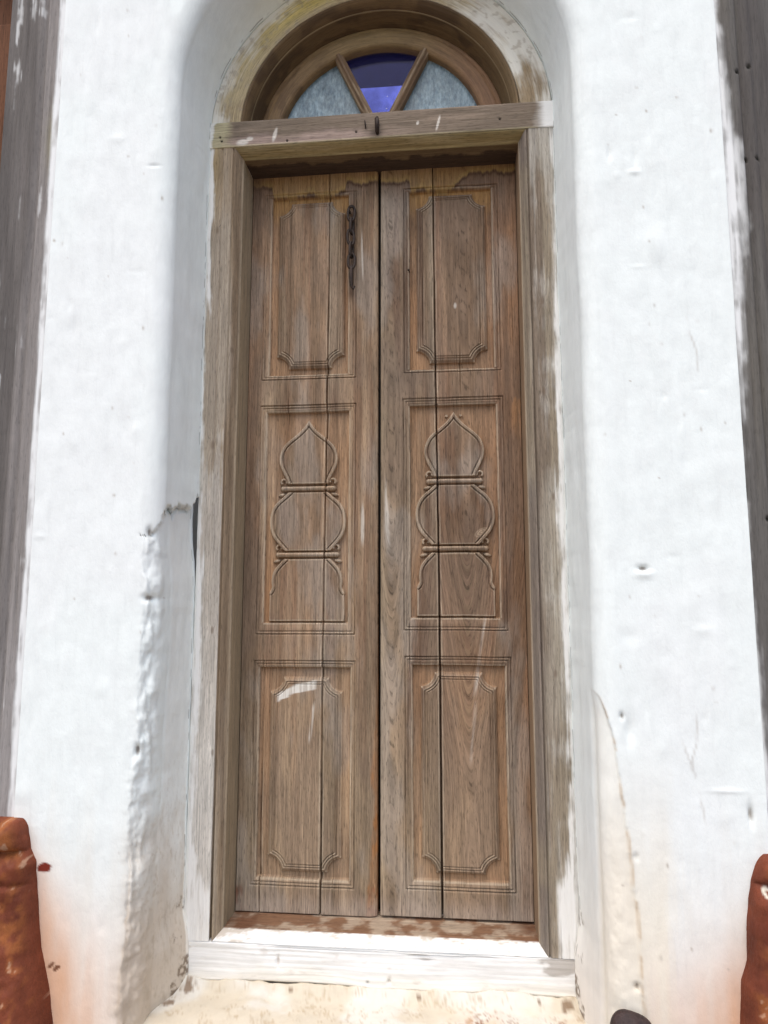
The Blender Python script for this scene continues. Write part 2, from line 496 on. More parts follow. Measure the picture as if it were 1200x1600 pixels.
for e, sgn, zt in ((plinth_edge_l, 1, 0.34), (plinth_edge_r, -1, 0.22)):
    d = np.maximum((X - e(Zw)) * sgn, 0)
    w = (0.010 + 0.075 * ss(0.30, -0.08, Zw)) * (0.6 + 0.9 * streak)
    a = np.exp(-(d / w) ** 1.3) * ss(zt, zt - 0.30, Zw) * (0.45 + 0.9 * fbm(X * 30, Zw * 8, 85))
    T = mixc(T, (0.62, 0.30, 0.11), np.clip(a, 0, 0.9))
    a2 = np.exp(-(d / (2.2 * w)) ** 1.2) * ss(zt + 0.05, zt - 0.25, Zw) * 0.4
    T = mixc(T, (0.80, 0.60, 0.50), np.clip(a2, 0, 0.6))
T = mixc(T, (0.72, 0.70, 0.65), inbrk * 0.35 * ss(0.50, 0.42, u))
T = mixc(T, (0.52, 0.43, 0.33), inbrk * ss(0.42, -0.05, Zw + 0.3 * rough_n) * 0.75)
T = mixc(T, (0.44, 0.36, 0.27), inbrk * ss(0.48, 0.78, fbm(Sg * 40, u * 22, 91, 5) * 0.5 + 0.5 * fbm(Sg * 130, u * 70, 92, 3)) * ss(0.6, 0.0, Zw) * 0.6)
T = mixc(T, (0.79, 0.735, 0.62), flake * (0.35 + 0.45 * ss(0.45, 0.1, Zw)))
T = mixc(T, (0.55, 0.42, 0.28), rim * ss(0.40, 0.62, fbm(Zw * 30, 0 * Zw, 46, 4)) * 0.7)
# exposed brown core just under the broken lip and at a few chips
for (dx, dz, ra, rb) in ((-0.482, 1.010, 0.016, 0.008), (-0.508, 0.800, 0.014, 0.006), (-0.515, 0.945, 0.008, 0.006)):
    q = np.exp(-(((X - dx) / ra) ** 2 + ((Zw - dz) / rb) ** 2 + ((Y + 0.165) / 0.022) ** 2))
    T = mixc(T, (0.20, 0.11, 0.06), ss(0.3, 0.6, q + 0.5 * (fbm(Sg * 90, u * 60, 95) - 0.5)) * side_left * inbrk)
T = mixc(T, (0.22, 0.17, 0.13), dirtm * 0.8)
# yellow rain stain on the recess by the arch
T = mixc(T, (0.66, 0.60, 0.36), ss(0.56, 0.47, R) * ss(2.36, 2.62, Zw) * ss(0.35, -0.35, X) * 0.55)
# thin hairline cracks and specks
for k in range(60):
    sx = rng.choice([-1, 1]); dx = sx * rng.uniform(0.50, 0.80); dz = rng.uniform(-0.1, 2.4) ** 1.0; rr = rng.uniform(0.0016, 0.0028)
    q = np.exp(-(((X - dx) / rr) ** 2 + ((Zw - dz) / (rr * rng.uniform(0.8, 2.6))) ** 2))
    T = mixc(T, (0.36, 0.31, 0.25), q * rng.uniform(0.3, 0.9))
# red paint blot beside the left plinth, two brown scrapes below it
q = np.hypot((X + 0.722) / 0.017, (Zw - 0.205) / 0.011) + 0.5 * (fbm(X * 90, Zw * 90, 97) - 0.5)
T = mixc(T, (0.19, 0.030, 0.018), ss(1.05, 0.85, q))
for dx, dz in ((-0.693, 0.005), (-0.680, 0.000)):
    q = np.hypot(((X - dx) - 0.6 * (Zw - dz)) / 0.006, (Zw - dz) / 0.007) + 0.8 * (fbm(X * 120, Zw * 120, 98) - 0.5)
    T = mixc(T, (0.20, 0.09, 0.05), ss(1.1, 0.8, q))
T = mixc(T, (0.10, 0.085, 0.07), gapm * 0.9)
dn_ = 0.6 * fbm(Zw * 26, Y * 26, 99, 5) + 0.4 * fbm(Zw * 120, Y * 120, 100, 3)
T = mixc(T, (0.17, 0.12, 0.08), ss(0.55, 0.66, dn_ + 0.10 * ss(0.02, -0.10, Zw) - 3.0 * np.maximum(-0.042 - Y, 0)) * ss(0.14, 0.04, Zw) * (Y > -0.08) * (u < 0.5) * 0.85)
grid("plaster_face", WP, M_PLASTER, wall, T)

# body of the wall behind the plaster, seen from the passage
def sweep_ring(name, prof, mat, par, tone):
    idx = np.r_[0:NS:8, NS - 1]
    P = np.zeros((len(idx), len(prof), 3))
    for j, (r, y) in enumerate(prof):
        rr = rmax[idx] if r is None else np.full(len(idx), r)
        P[:, j] = np.stack([nx[idx] * rr, np.full(len(idx), y), cz[idx] + nz[idx] * rr], -1)
    return grid(name, P, mat, par, solid(P.shape[:2], tone), smooth=False)
sweep_ring("inner_face", [(0.473, -0.010), (0.473, 0.26), (None, 0.26)], M_PLASTER, wall, (0.6, 0.6, 0.58))

# ledge at the foot of the recess
lx = np.linspace(-0.545, 0.545, 300); ly = np.linspace(0, 1, 60)
LX, LT = np.meshgrid(lx, ly, indexing='ij')
LY = 0.06 + (-0.235 - 0.06) * np.minimum(LT / 0.75, 1)
LZ = np.where(LT <= 0.75, -0.122, -0.122 - (LT - 0.75) / 0.25 * 0.60)
lump = fbm(LX * 18, LY * 18 + LZ * 9, 201, 5) - 0.5
LZ = LZ + np.where(LT < 0.74, 0.020 * np.exp(-np.maximum(np.abs(LY + 0.036) - 0.006, 0) / 0.012) * (0.95 + 0.6 * fbm(LX * 14, LY * 0, 209, 4)) + 0.016 * lump - 0.02 * ss(-0.08, -0.22, LY), 0)
LY = LY + np.where(LT > 0.74, 0.008 * lump, 0)
LTn = solid(LX.shape, (0.60, 0.54, 0.43))
LTn = mixc(LTn, (0.68, 0.67, 0.62), ss(0.45, 0.6, fbm(LX * 8, LY * 14, 205)) * 0.7)
spk = 0.45 * fbm(LX * 55, LY * 70, 203, 5) + 0.30 * noise(LX * 260, LY * 260, 204) + 0.25 * fbm(LX * 14, LY * 14, 206, 3)
LTn = mixc(LTn, (0.40, 0.30, 0.18), ss(0.54, 0.70, spk) * 0.55)
LTn = mixc(LTn, (0.24, 0.08, 0.04), ss(0.50, 0.60, spk) * (np.exp(-((LX - 0.26) / 0.05) ** 2) + np.exp(-((LX - 0.42) / 0.035) ** 2)) * ss(-0.06, -0.11, LY) * 0.9)
LTn = mixc(LTn, (0.66, 0.36, 0.16), np.exp(-((LX - 0.24) / 0.04) ** 2) * ss(-0.05, -0.14, LY) * ss(0.45, 0.6, fbm(LX * 25, LY * 12, 207)) * 0.6)
for dx, dy, ra in ((-0.445, -0.052, 0.020), (-0.475, -0.10, 0.018), (0.435, -0.050, 0.018), (0.10, -0.045, 0.006), (-0.20, -0.045, 0.005), (-0.12, -0.05, 0.004), (0.37, -0.045, 0.005)):
    q = np.hypot((LX - dx) / ra, (LY - dy) / (0.8 * ra)) + 1.4 * (fbm(LX * 110, LY * 110, 211, 3) - 0.5)
    LTn = mixc(LTn, (0.20, 0.13, 0.08), ss(1.0, 0.5, q) * 0.85)
grid("recess_ledge", np.stack([LX, LY, LZ], -1), M_PLASTER, wall, LTn)

# neighbouring stretches of the same wall, beyond the grey jambs
for sx in (-1, 1):
    box("side_wall", (min(sx * 1.62, sx * 3.2), WALL_Y, GZ), (max(sx * 1.62, sx * 3.2), 0.26, 3.14), M_PLASTER, wall, (0.80, 0.80, 0.78))
    box("over_door", (min(sx * 0.97, sx * 1.62), WALL_Y + 0.03, 2.62), (max(sx * 0.97, sx * 1.62), 0.26, 3.14), M_PLASTER, wall, (0.80, 0.80, 0.78))

# ------------------------------------------------------------------ door frame
W2, H = 0.380, 2.023
YF = -0.030
frame = thing("door_frame", "old timber door frame with moulded edges and round arched head, streaked with whitewash", "door frame", (0, 0, -0.122))

def seg(*spans):
    """concatenate linspaces without repeating joints"""
    out = []
    for (a, b, n_) in spans:
        out += list(np.linspace(a, b, n_))[(1 if out else 0):]
    return np.array(out)

# profile across the frame, o = distance outwards from the opening edge, y = depth; labels: 0 reveal, 1 moulding, 2 face
def frame_profile(face_w, reveal_to=0.125):
    o = seg((0, 0, 26)); y = np.linspace(reveal_to, 0.001, 26); lab = [0] * 26
    t = np.linspace(0, 1, 14)[1:]
    om = 0.0185 * t; ym = YF * (0.15 * t + 0.85 * np.sin(t * PI / 2) ** 1.2)
    o = np.concatenate([np.zeros(26), om, [0.0195, 0.0215, 0.0235]])
    y = np.concatenate([y, ym, [YF + 0.002, YF + 0.010, YF + 0.001]])
    lab = [0] * 26 + [1] * 16
    of = np.arange(0.0255, face_w, 0.002)
    o = np.concatenate([o, of, [face_w, face_w + 0.001, face_w + 0.001]])
    y = np.concatenate([y, np.full(len(of), YF), [YF + 0.002, YF + 0.006, 0.12]])
    lab += [2] * (len(of) + 3)
    return o, y, np.array(lab)

def paint_noise(a, b, seed):
    return fbm(a * 60, b * 5, seed, 4) * 0.40 + fbm(a * 18, b * 18, seed + 3, 5) * 0.32 + fbm(a * 260, b * 9, seed + 6, 3) * 0.28

def jamb(sx):
    o, y, lab = frame_profile(0.090)
    zs = np.linspace(0, 1, 720)
    O, ZT = np.meshgrid(o, zs)
    Y = np.tile(y, (len(zs), 1))
    z0 = -np.minimum(O, 0.0185); z1 = H + np.minimum(O, 0.0190)
    Z = z0 + (z1 - z0) * ZT
    sd = 300 if sx < 0 else 340
    # wear: grain ridges, rounded arrises, long checks
    uo = np.tile(np.concatenate([[0], np.cumsum(np.hypot(np.diff(o), np.diff(y)))]), (len(zs), 1))
    grain = fbm(uo * 220 + 0.6 * noise(Z * 3, 0 * Z, sd), Z * 5, sd, 3) - 0.5
    face = (lab == 2)[None, :] * ss(0.0245, 0.030, O)
    d = 0.0016 * grain + 0.004 * (fbm(uo * 12, Z * 2.2, sd + 5, 3) - 0.5) * face
    ck = np.abs(O - (0.052 + 0.012 * (fbm(Z * 2, 0 * Z + 1, sd + 7, 3) - 0.5)))
    ckm = ss(0.0022, 0.0004, ck) * ss(0.50, 0.58, fbm(Z * 2.5, 0 * Z + 4, sd + 9, 3))
    d = d - 0.004 * ckm
    grv = ((lab == 1)[None, :] & (O > 0.0190)) * 1.0
    if sx < 0:
        d = d - grv * 0.014 * ss(0.50, 0.05, Z)           # the groove opens into a deep check near the foot
    edge = ss(0.082, 0.090, O)
    d = d - 0.006 * edge * fbm(Z * 14, 0 * Z, sd + 11, 4)
    Y = Y - d * (lab > 0)[None, :]
    Xo = (W2 + O) * sx
    if sx < 0:
        Xo = Xo - np.where(lab == 1, 0.004, 0)[None, :] * ss(0.35, 0.0, Z) * (O > 0.019)
    P = np.stack([Xo, Y, Z], -1)
    v1 = fbm(uo * 40, Z * 2.0, sd + 21, 4); v2 = fbm(uo * 9, Z * 1.4, sd + 23, 4)
    pn = paint_noise(O, Z, sd + 31)
    facel = (O > 0.0238)
    if sx < 0:
        T = solid(O.shape, (0.32, 0.245, 0.165))
        T = mixc(T, (0.22, 0.16, 0.105), ss(0.45, 0.65, v1) * 0.8)
        T = mixc(T, (0.43, 0.38, 0.31), ss(0.45, 0.6, v2) * 0.6)
        T = mixc(T, (0.44, 0.32, 0.15), ss(1.75, 2.0, Z) * ss(0.045, 0.07, O) * 0.6)
        lime = ss(0.46, 0.66, pn + 0.30 * ss(1.25, 0.95, Z) + 0.12 * ss(0.055, 0.085, O) - 0.30 * ss(1.25, 1.35, Z) + 0.1 * ss(0.3, 0.0, Z)) * facel
        T = mixc(T, (0.62, 0.60, 0.55), lime * (0.50 + 0.30 * ss(0.9, 0.3, Z)))
        edgew = ss(0.074, 0.083, O + 0.055 * (pn - 0.5) + 0.008 * ss(1.1, 0.6, Z)) * facel
        foot = 0.9 * ss(0.150, 0.100, Z - 0.30 * (O - 0.03) * 6 * 0.12 + 0.22 * (pn - 0.5) - 0.9 * (O - 0.045)) * facel
    else:
        T = solid(O.shape, (0.27, 0.225, 0.165))
        T = mixc(T, (0.18, 0.14, 0.105), ss(0.45, 0.65, v1) * 0.85)
        T = mixc(T, (0.40, 0.365, 0.30), ss(0.5, 0.62, v2) * 0.5)
        T = mixc(T, (0.17, 0.14, 0.125), ss(0.034, 0.012, O + 0.02 * (v2 - 0.5)) * (lab > 0)[None, :] * 0.6 * ss(0.40, 0.55, fbm(0 * Z, Z * 3, sd + 41, 3)))
        lime = ss(0.50, 0.70, pn + 0.18 * ss(0.05, 0.085, O) + 0.1 * ss(1.6, 2.0, Z)) * facel
        T = mixc(T, (0.56, 0.54, 0.49), lime * 0.42)
        edgew = ss(0.071, 0.079, O + 0.050 * (pn - 0.5) + 0.001 - 0.012 * ss(1.3, 1.7, Z)) * facel
        foot = ss(0.20, 0.15, Z + 0.9 * (0.062 - O) + 0.26 * (pn - 0.5)) * facel * ss(0.036, 0.046, O + 0.01 * (pn - 0.5))
    thru = ss(0.30, 0.50, fbm(O * 170, Z * 11, sd + 61, 4) * 0.6 + fbm(O * 30, Z * 22, sd + 63, 4) * 0.4)
    white = np.clip(np.maximum(edgew * (0.35 + 0.65 * thru), foot * (0.55 + 0.45 * thru)), 0, 1)
    T = mixc(T, (0.80, 0.80, 0.77), white * 0.93)
    rev = (lab == 0)[None, :] * np.ones_like(O)
    T = mixc(T, (0.33, 0.26, 0.17) if sx < 0 else (0.30, 0.2, 0.12), rev * 0.9)
    # bare bright arris
    T = mixc(T, (0.52, 0.43, 0.31), np.exp(-((O - 0.001) / 0.002) ** 2) * (Y < 0.004) * 0.6)
    gj = uo + 0.007 * (fbm(uo * 14, Z * 1.7, sd + 51, 3) - 0.5)
    for (ko, kz, ks) in (((0.055, 1.20, 0.013), (0.012, 1.46, 0.009), (0.040, 0.72, 0.010), (0.060, 1.80, 0.011), (0.030, 0.42, 0.009)) if sx < 0 else ((0.048, 1.56, 0.013), (0.060, 1.05, 0.010), (0.045, 1.32, 0.012), (0.052, 0.62, 0.010))):
        q = np.exp(-((O - ko) / ks) ** 2 - ((Z - kz) / (2.4 * ks)) ** 2)
        gj = gj + 0.8 * ks * q * np.sign(O - ko + 1e-6) * ss(0, 0.4 * ks, np.abs(O - ko))
        T = mixc(T, (0.17, 0.12, 0.085), ss(0.75, 0.98, q) * 0.6 * (1 - white))
    G = np.stack([gj + 3.1 * sx, Z + 0.9 * uo, white], -1)
    j = grid("jamb", P, M_FRAME, frame, T, G, mask=np.broadcast_to(np.isin(lab[:-1], (0, 2)) , (len(zs) - 1, len(o) - 1)), flip=sx > 0)
    grid("moulding", P, M_FRAME, j, T, G, mask=np.broadcast_to(lab[:-1] == 1, (len(zs) - 1, len(o) - 1)), flip=sx > 0)
    return j
jamb(-1).__setitem__("label", "left jamb, greyed and streaked with whitewash")
jamb(1).__setitem__("label", "right jamb, grey brown with a white painted outer edge")

def head_and_sill(top):
    face_w = 0.095 if top else 0.105
    o, y, lab = frame_profile(face_w, 0.13)
    if top:      # the beam's face steps forward past the moulding
        sel = (lab != 2)
    else:
        sel = (lab != 2)
    o, y, lab = o[sel], y[sel], lab[sel]
    ts = np.linspace(0, 1, 330)
    O, Tt = np.meshgrid(o, ts)
    half = W2 + np.minimum(O, 0.0235)
    X = -half + 2 * half * Tt
    Yv = np.tile(y, (len(ts), 1))
    Z = (H + O) if top else -O
    sd = 400 if top else 440
    uo = np.tile(np.concatenate([[0], np.cumsum(np.hypot(np.diff(o), np.diff(y)))]), (len(ts), 1))
    d = 0.0014 * (fbm(X * 6, uo * 200, sd, 3) - 0.5) + 0.003 * (fbm(X * 9, uo * 30, sd + 1, 3) - 0.5) * (lab == 1)[None, :]
    if not top:
        d = d * 1.6
    Yv = Yv - d * (lab == 1)[None, :]
    Z = Z + (d if top else d) * (lab == 0)[None, :]
    rev = (lab == 0)[None, :] * np.ones_like(O)
    m1 = fbm(X * 7, uo * 60, sd + 3, 4); m2 = fbm(X * 28, uo * 28, sd + 5, 5)
    if top:
        T = solid(O.shape, (0.27, 0.205, 0.095))
        T = mixc(T, (0.35, 0.28, 0.15), ss(0.45, 0.6, m1) * 0.7)
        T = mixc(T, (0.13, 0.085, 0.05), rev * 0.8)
        T = mixc(T, (0.055, 0.035, 0.025), rev * ss(0.030, 0.036, Yv + 0.04 * (m2 - 0.5)) * 0.9)  # over the brown stain, near-black shade painted in towards the door
        T = mixc(T, (0.50, 0.42, 0.22), np.exp(-(O / 0.0022) ** 2) * (Yv < 0.004) * 0.6)
        paint = 0 * O
    else:
        T = solid(O.shape, (0.80, 0.80, 0.77))
        T = mixc(T, (0.50, 0.43, 0.34), ss(0.58, 0.74, 0.35 * m2 + 0.65 * fbm(X * 55, uo * 160, 451, 4) + 0.10 * ss(0.008, 0.0, O) + 0.12 * ss(-0.28, -0.36, X)) * 0.7)
        base = mixc(solid(O.shape, (0.215, 0.120, 0.070)), (0.44, 0.36, 0.27), ss(0.44, 0.60, fbm(X * 30, uo * 34, 447, 4) * 0.6 + m2 * 0.4 + 0.10 * ss(-0.3, -0.1, X) - 0.07) * 0.8)
        base = mixc(base, (0.15, 0.070, 0.038), (np.exp(-((X - 0.36) / 0.03) ** 2) + np.exp(-((X + 0.34) / 0.05) ** 2)) * ss(0.35, 0.55, m2) * 0.8)
        lip = ss(0.005, 0.001, Yv + 0.010 * (fbm(X * 60, uo * 20, 449, 3) - 0.5))
        k = rev * (1 - lip)
        T = T * (1 - k[..., None]) + base * k[..., None]
        paint = 1 - k
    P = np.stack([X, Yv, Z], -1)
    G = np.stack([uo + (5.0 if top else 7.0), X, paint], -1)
    f0 = np.broadcast_to(lab[:-1] == 0, (len(ts) - 1, len(o) - 1)); f1 = np.broadcast_to(lab[:-1] == 1, (len(ts) - 1, len(o) - 1))
    # face boards
    if top:
        xs = np.linspace(-0.473, 0.473, 420); oo = np.concatenate([[0.0192, 0.0192, 0.0198], np.arange(0.022, 0.091, 0.0022), [0.0935, 0.0945, 0.0945]])
        yy = np.concatenate([[0.02, YF - 0.001, YF - 0.002], np.full(len(np.arange(0.022, 0.091, 0.0022)), YF - 0.002), [YF - 0.002, YF - 0.001, 0.06]])
    else:
        xs = np.linspace(-0.474, 0.474, 420); oo = np.concatenate([[0.0195, 0.020], np.arange(0.022, 0.101, 0.0022), [0.103, 0.104]])
        yy = np.concatenate([[0.02, YF], np.full(len(np.arange(0.022, 0.101, 0.0022)), YF), [YF + 0.002, YF + 0.03]])
    XX, OO = np.meshgrid(xs, oo, indexing='ij')
    YY = np.tile(yy, (len(xs), 1))
    inner = ss(0.020, 0.024, OO) * ss(oo[-1] - 0.002, oo[-1] - 0.006, OO)
    d = (0.0016 * (fbm(XX * 5, OO * 180, sd + 9, 3) - 0.5) + 0.004 * (fbm(XX * 6, OO * 14, sd + 10, 3) - 0.5)) * inner
    m1 = fbm(XX * 5, OO * 60, sd + 13, 4); m2 = fbm(XX * 16, OO * 30, sd + 15, 5)
    if top:
        FT = solid(XX.shape, (0.23, 0.18, 0.135))
        FT = mixc(FT, (0.165, 0.13, 0.095), ss(0.45, 0.62, m1) * 0.7)
        FT = mixc(FT, (0.37, 0.28, 0.24), ss(0.06, 0.025, OO + 0.05 * (m2 - 0.5)) * ss(0.12, -0.1, XX) * 0.7)
        FT = mixc(FT, (0.50, 0.45, 0.28), ss(-0.395, -0.43, XX + 0.06 * (m2 - 0.5)) * 0.8)
        FT = mixc(FT, (0.48, 0.42, 0.26), ss(0.026, 0.019, OO + 0.004 * (m1 - 0.5)) * 0.7)
        for (px_, pz_, a_, b_) in ((-0.285, 0.045, 0.006, 0.022), (0.165, 0.05, 0.003, 0.022), (-0.375, 0.03, 0.02, 0.012), (0.11, 0.055, 0.004, 0.006), (-0.355, 0.04, 0.012, 0.008)):
            q = np.exp(-(((XX - px_) - 0.25 * (OO - pz_)) / a_) ** 2 - ((OO - pz_) / b_) ** 2)
            FT = mixc(FT, (0.66, 0.62, 0.55), ss(0.25, 0.7, q + 0.5 * (m2 - 0.5)) * 0.85)
        wr = ss(0.405, 0.43, XX + 0.07 * (m2 - 0.5) + 0.30 * (0.05 - OO)) * 0.8
        FT = mixc(FT, (0.50, 0.47, 0.42), wr * 0.55)
        wr2 = ss(0.425, 0.452, XX + 0.03 * (m2 - 0.5)); wl2 = ss(-0.455, -0.462, XX + 0.03 * (m2 - 0.5)) * 0.8
        white = np.clip(wr2 + wl2, 0, 1)
        FT = mixc(FT, (0.80, 0.80, 0.77), white)
        for (px_, pz_) in ((-0.44, 0.050), (-0.435, 0.038), (-0.058, 0.040), (-0.25, 0.028), (0.33, 0.05)):     # nail holes
            q = np.hypot(XX - px_, OO - pz_)
            FT = mixc(FT, (0.03, 0.025, 0.02), ss(0.0045, 0.002, q)); d = d - 0.004 * ss(0.004, 0.001, q)
        FT = mixc(FT, (0.07, 0.055, 0.045), np.exp(-((XX + 0.008) / 0.016) ** 2 - ((OO - 0.033) / 0.012) ** 2) * 0.8)   # rust bleed under the hook
        ZZ = H + OO
        YY = YY - d
        b = grid("lintel", np.stack([XX, YY, ZZ], -1), M_FRAME, frame, FT, np.stack([OO + 5.3, XX, white], -1), flip=True)
    else:
        FT = solid(XX.shape, (0.81, 0.81, 0.785))
        FT = mixc(FT, (0.78, 0.73, 0.62), ss(0.055, 0.105, OO + 0.06 * (m2 - 0.5)) * 0.6)
        rub = np.exp(-((XX - 0.435) / 0.06) ** 2 - ((OO - 0.035) / 0.028) ** 2)
        FT = mixc(FT, (0.44, 0.41, 0.37), ss(0.50, 0.62, m2 + 0.42 * rub - 0.12) * np.clip(rub * 2.4, 0, 1) * 0.9)
        FT = mixc(FT, (0.55, 0.50, 0.44), ss(0.66, 0.76, m2) * 0.5)
        for (px_, pz_, a_, b_) in ((-0.235, 0.055, 0.004, 0.014), (0.10, 0.028, 0.030, 0.003), (0.115, 0.038, 0.02, 0.003), (0.03, 0.085, 0.004, 0.005), (-0.02, 0.09, 0.003, 0.004), (-0.12, 0.024, 0.10, 0.0015), (0.2, 0.024, 0.1, 0.0015)):
            q = np.exp(-((XX - px_) / a_) ** 2 - ((OO - pz_) / b_) ** 2)
            FT = mixc(FT, (0.48, 0.43, 0.38), ss(0.3, 0.8, q + 0.4 * (m2 - 0.5)) * 0.7)
            d = d - 0.004 * q
        d = d * 1.6 + 0.010 * (fbm(XX * 7, OO * 12, 461, 4) - 0.5) * inner
        ZZ = -OO - 0.010 * (fbm(XX * 8, 0 * XX, 463, 4) - 0.5) * ss(0.05, 0.10, OO)
        YY = YY - d
        b = grid("sill", np.stack([XX, YY, ZZ], -1), M_FRAME, frame, FT, np.stack([OO + 7.3, XX, 0 * XX + 0.95], -1))
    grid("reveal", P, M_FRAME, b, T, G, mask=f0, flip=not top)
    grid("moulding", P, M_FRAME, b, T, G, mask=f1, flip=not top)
    return b
head_and_sill(True).__setitem__("label", "weathered lintel beam with a dark iron hook stain")
head_and_sill(False).__setitem__("label", "sill painted white with a worn red brown top")

# arched casing over the lintel
def arch_sweep(name, prof, mat, par, tonefn, nth=360, zmin=2.112, seed=500, paintfn=None):
    r = np.array([p[0] for p in prof]); y = np.array([p[1] for p in prof])
    tt = np.linspace(0, 1, nth)
    Rg, Tg = np.meshgrid(r, tt)
    a0 = np.arcsin((zmin - ZC) / Rg)
    A = PI - a0 - (PI - 2 * a0) * Tg
    Yg = np.tile(y, (nth, 1))
    sl = A * 0.42
    d = 0.0014 * (fbm(Rg * 200 - Yg * 120, sl * 6, seed, 3) - 0.5) + 0.003 * (fbm(Rg * 14 + Yg * 10, sl * 6, seed + 2, 3) - 0.5)
    Yg2 = Yg - d; Rg2 = Rg - d * 0.7
    X = Rg2 * np.cos(A); Z = ZC + Rg2 * np.sin(A)
    T = tonefn(Rg, Yg, A, X, Z)
    pt = np.zeros_like(Rg) if paintfn is None else paintfn(Rg, Yg, A, X, Z)
    G = np.stack([Rg - Yg * 0.9 + seed * 0.01, sl, pt], -1)
    return grid(name, np.stack([X, Yg2, Z], -1), mat, par, T, G)

def casing_white(R, Yd, A, X, Z):
    n_ = fbm(R * 40, A * 3, 511, 4) * 0.5 + fbm(X * 16, Z * 16, 513, 4) * 0.5
    n_ = n_ * 0.7 + 0.3 * fbm(R * 240, A * 9, 515, 3)
    return ss(0.36, 0.70, n_ + 0.9 * (R - 0.435) / 0.09 * 0.5 + 0.22 * ss(-0.1, 0.3, X) - 0.18 * ss(0.36, 0.41, X) * ss(2.36, 2.2, Z) * 1.6)
def casing_tone(R, Yd, A, X, Z):
    n_ = fbm(X * 14, Z * 14, 517, 5)
    T = solid(R.shape, (0.44, 0.36, 0.22))
    T = mixc(T, (0.28, 0.21, 0.13), ss(0.5, 0.66, n_) * 0.7)
    T = mixc(T, (0.62, 0.50, 0.16), np.exp(-((A - 2.0) / 0.50) ** 2) * ss(0.385, 0.42, R) * 0.8)
    T = mixc(T, (0.26, 0.19, 0.12), ss(0.34, 0.40, X) * ss(2.36, 2.22, Z) * 0.75)
    T = mixc(T, (0.78, 0.77, 0.70), casing_white(R, Yd, A, X, Z) * 0.85)
    q = ss(0.62, 0.72, fbm(X * 70, Z * 70, 519, 4))
    return mixc(T, (0.34, 0.29, 0.22), q * 0.5)
rc = [(0.3845, YF + 0.03), (0.3845, YF + 0.002), (0.3855, YF)] + [(r_, YF) for r_ in np.arange(0.388, 0.4665, 0.0025)] + [(0.4675, YF + 0.002), (0.468, YF + 0.04)]
casing = arch_sweep("arch_casing", rc, M_FRAME, frame, casing_tone, paintfn=casing_white)
def arch_tone(R, Yd, A, X, Z):
    n_ = fbm(A * 6, R * 90 + Yd * 60, 521, 4)
    T = solid(R.shape, (0.155, 0.098, 0.044))
    T = mixc(T, (0.075, 0.044, 0.021), ss(0.45, 0.62, n_) * 0.7)
    T = mixc(T, (0.25, 0.175, 0.09), ss(0.25, 0.37, X + 0.1 * (n_ - 0.5)) * 0.6)
    return T
t_ = np.linspace(0, 1, 12)
rm = [(0.3835, YF + 0.010)] + [(0.3825 - 0.0155 * k, YF * (1 - 0.9 * k ** 1.6)) for k in t_] + [(0.3665, 0.000)]
am = arch_sweep("arch_moulding", rm, M_ARCH, frame, arch_tone, seed=530)
rs = [(0.3668 - 0.014 * k, 0.0005 + 0.062 * k) for k in np.linspace(0, 1, 24)]
def soffit_tone(R, Yd, A, X, Z):
    T = arch_tone(R, Yd, A, X, Z) * 0.85  # arch tone darkened again, the soffit's shade put into its colour
    return mixc(T, (0.50, 0.40, 0.24), ss(0.006, 0.001, Yd) * 0.7)
arch_sweep("arch_reveal", rs, M_ARCH, frame, soffit_tone, seed=540)

# ------------------------------------------------------------------ fanlight
fan = thing("fanlight_window", "half round fanlight above the door with a blue pane between two frosted panes", "window", (0, 0.06, 2.118))
YS = 0.050
rsash = [(0.354, YS + 0.03), (0.354, YS + 0.001), (0.352, YS)] + [(r_, YS - 0.003 * ss(0.345, 0.335, r_) + 0.004 * ss(0.306, 0.298, r_)) for r_ in np.arange(0.3495, 0.299, -0.0025)] + [(0.297, YS + 0.004), (0.2955, YS + 0.008), (0.295, YS + 0.034)]
def sash_tone(R, Yd, A, X, Z):
    n_ = fbm(A * 7, R * 80 + Yd * 60, 551, 4)
    T = solid(R.shape, (0.225, 0.142, 0.066))
    T = mixc(T, (0.15, 0.09, 0.042), ss(0.42, 0.62, n_) * 0.8)
    T = mixc(T, (0.28, 0.20, 0.085), np.exp(-((A - 1.65) / 0.5) ** 2) * 0.6)
    T = mixc(T, (0.27, 0.145, 0.08), ss(0.1, 0.3, X) * 0.6)
    for (px_, pz_) in ((0.335, 2.225), (0.345, 2.262)):
        T = mixc(T, (0.05, 0.03, 0.02), ss(0.010, 0.005, np.hypot(X - px_, Z - pz_)))
    return T
arch_sweep("sash", rsash, M_ARCH, fan, sash_tone, seed=550, zmin=2.095)

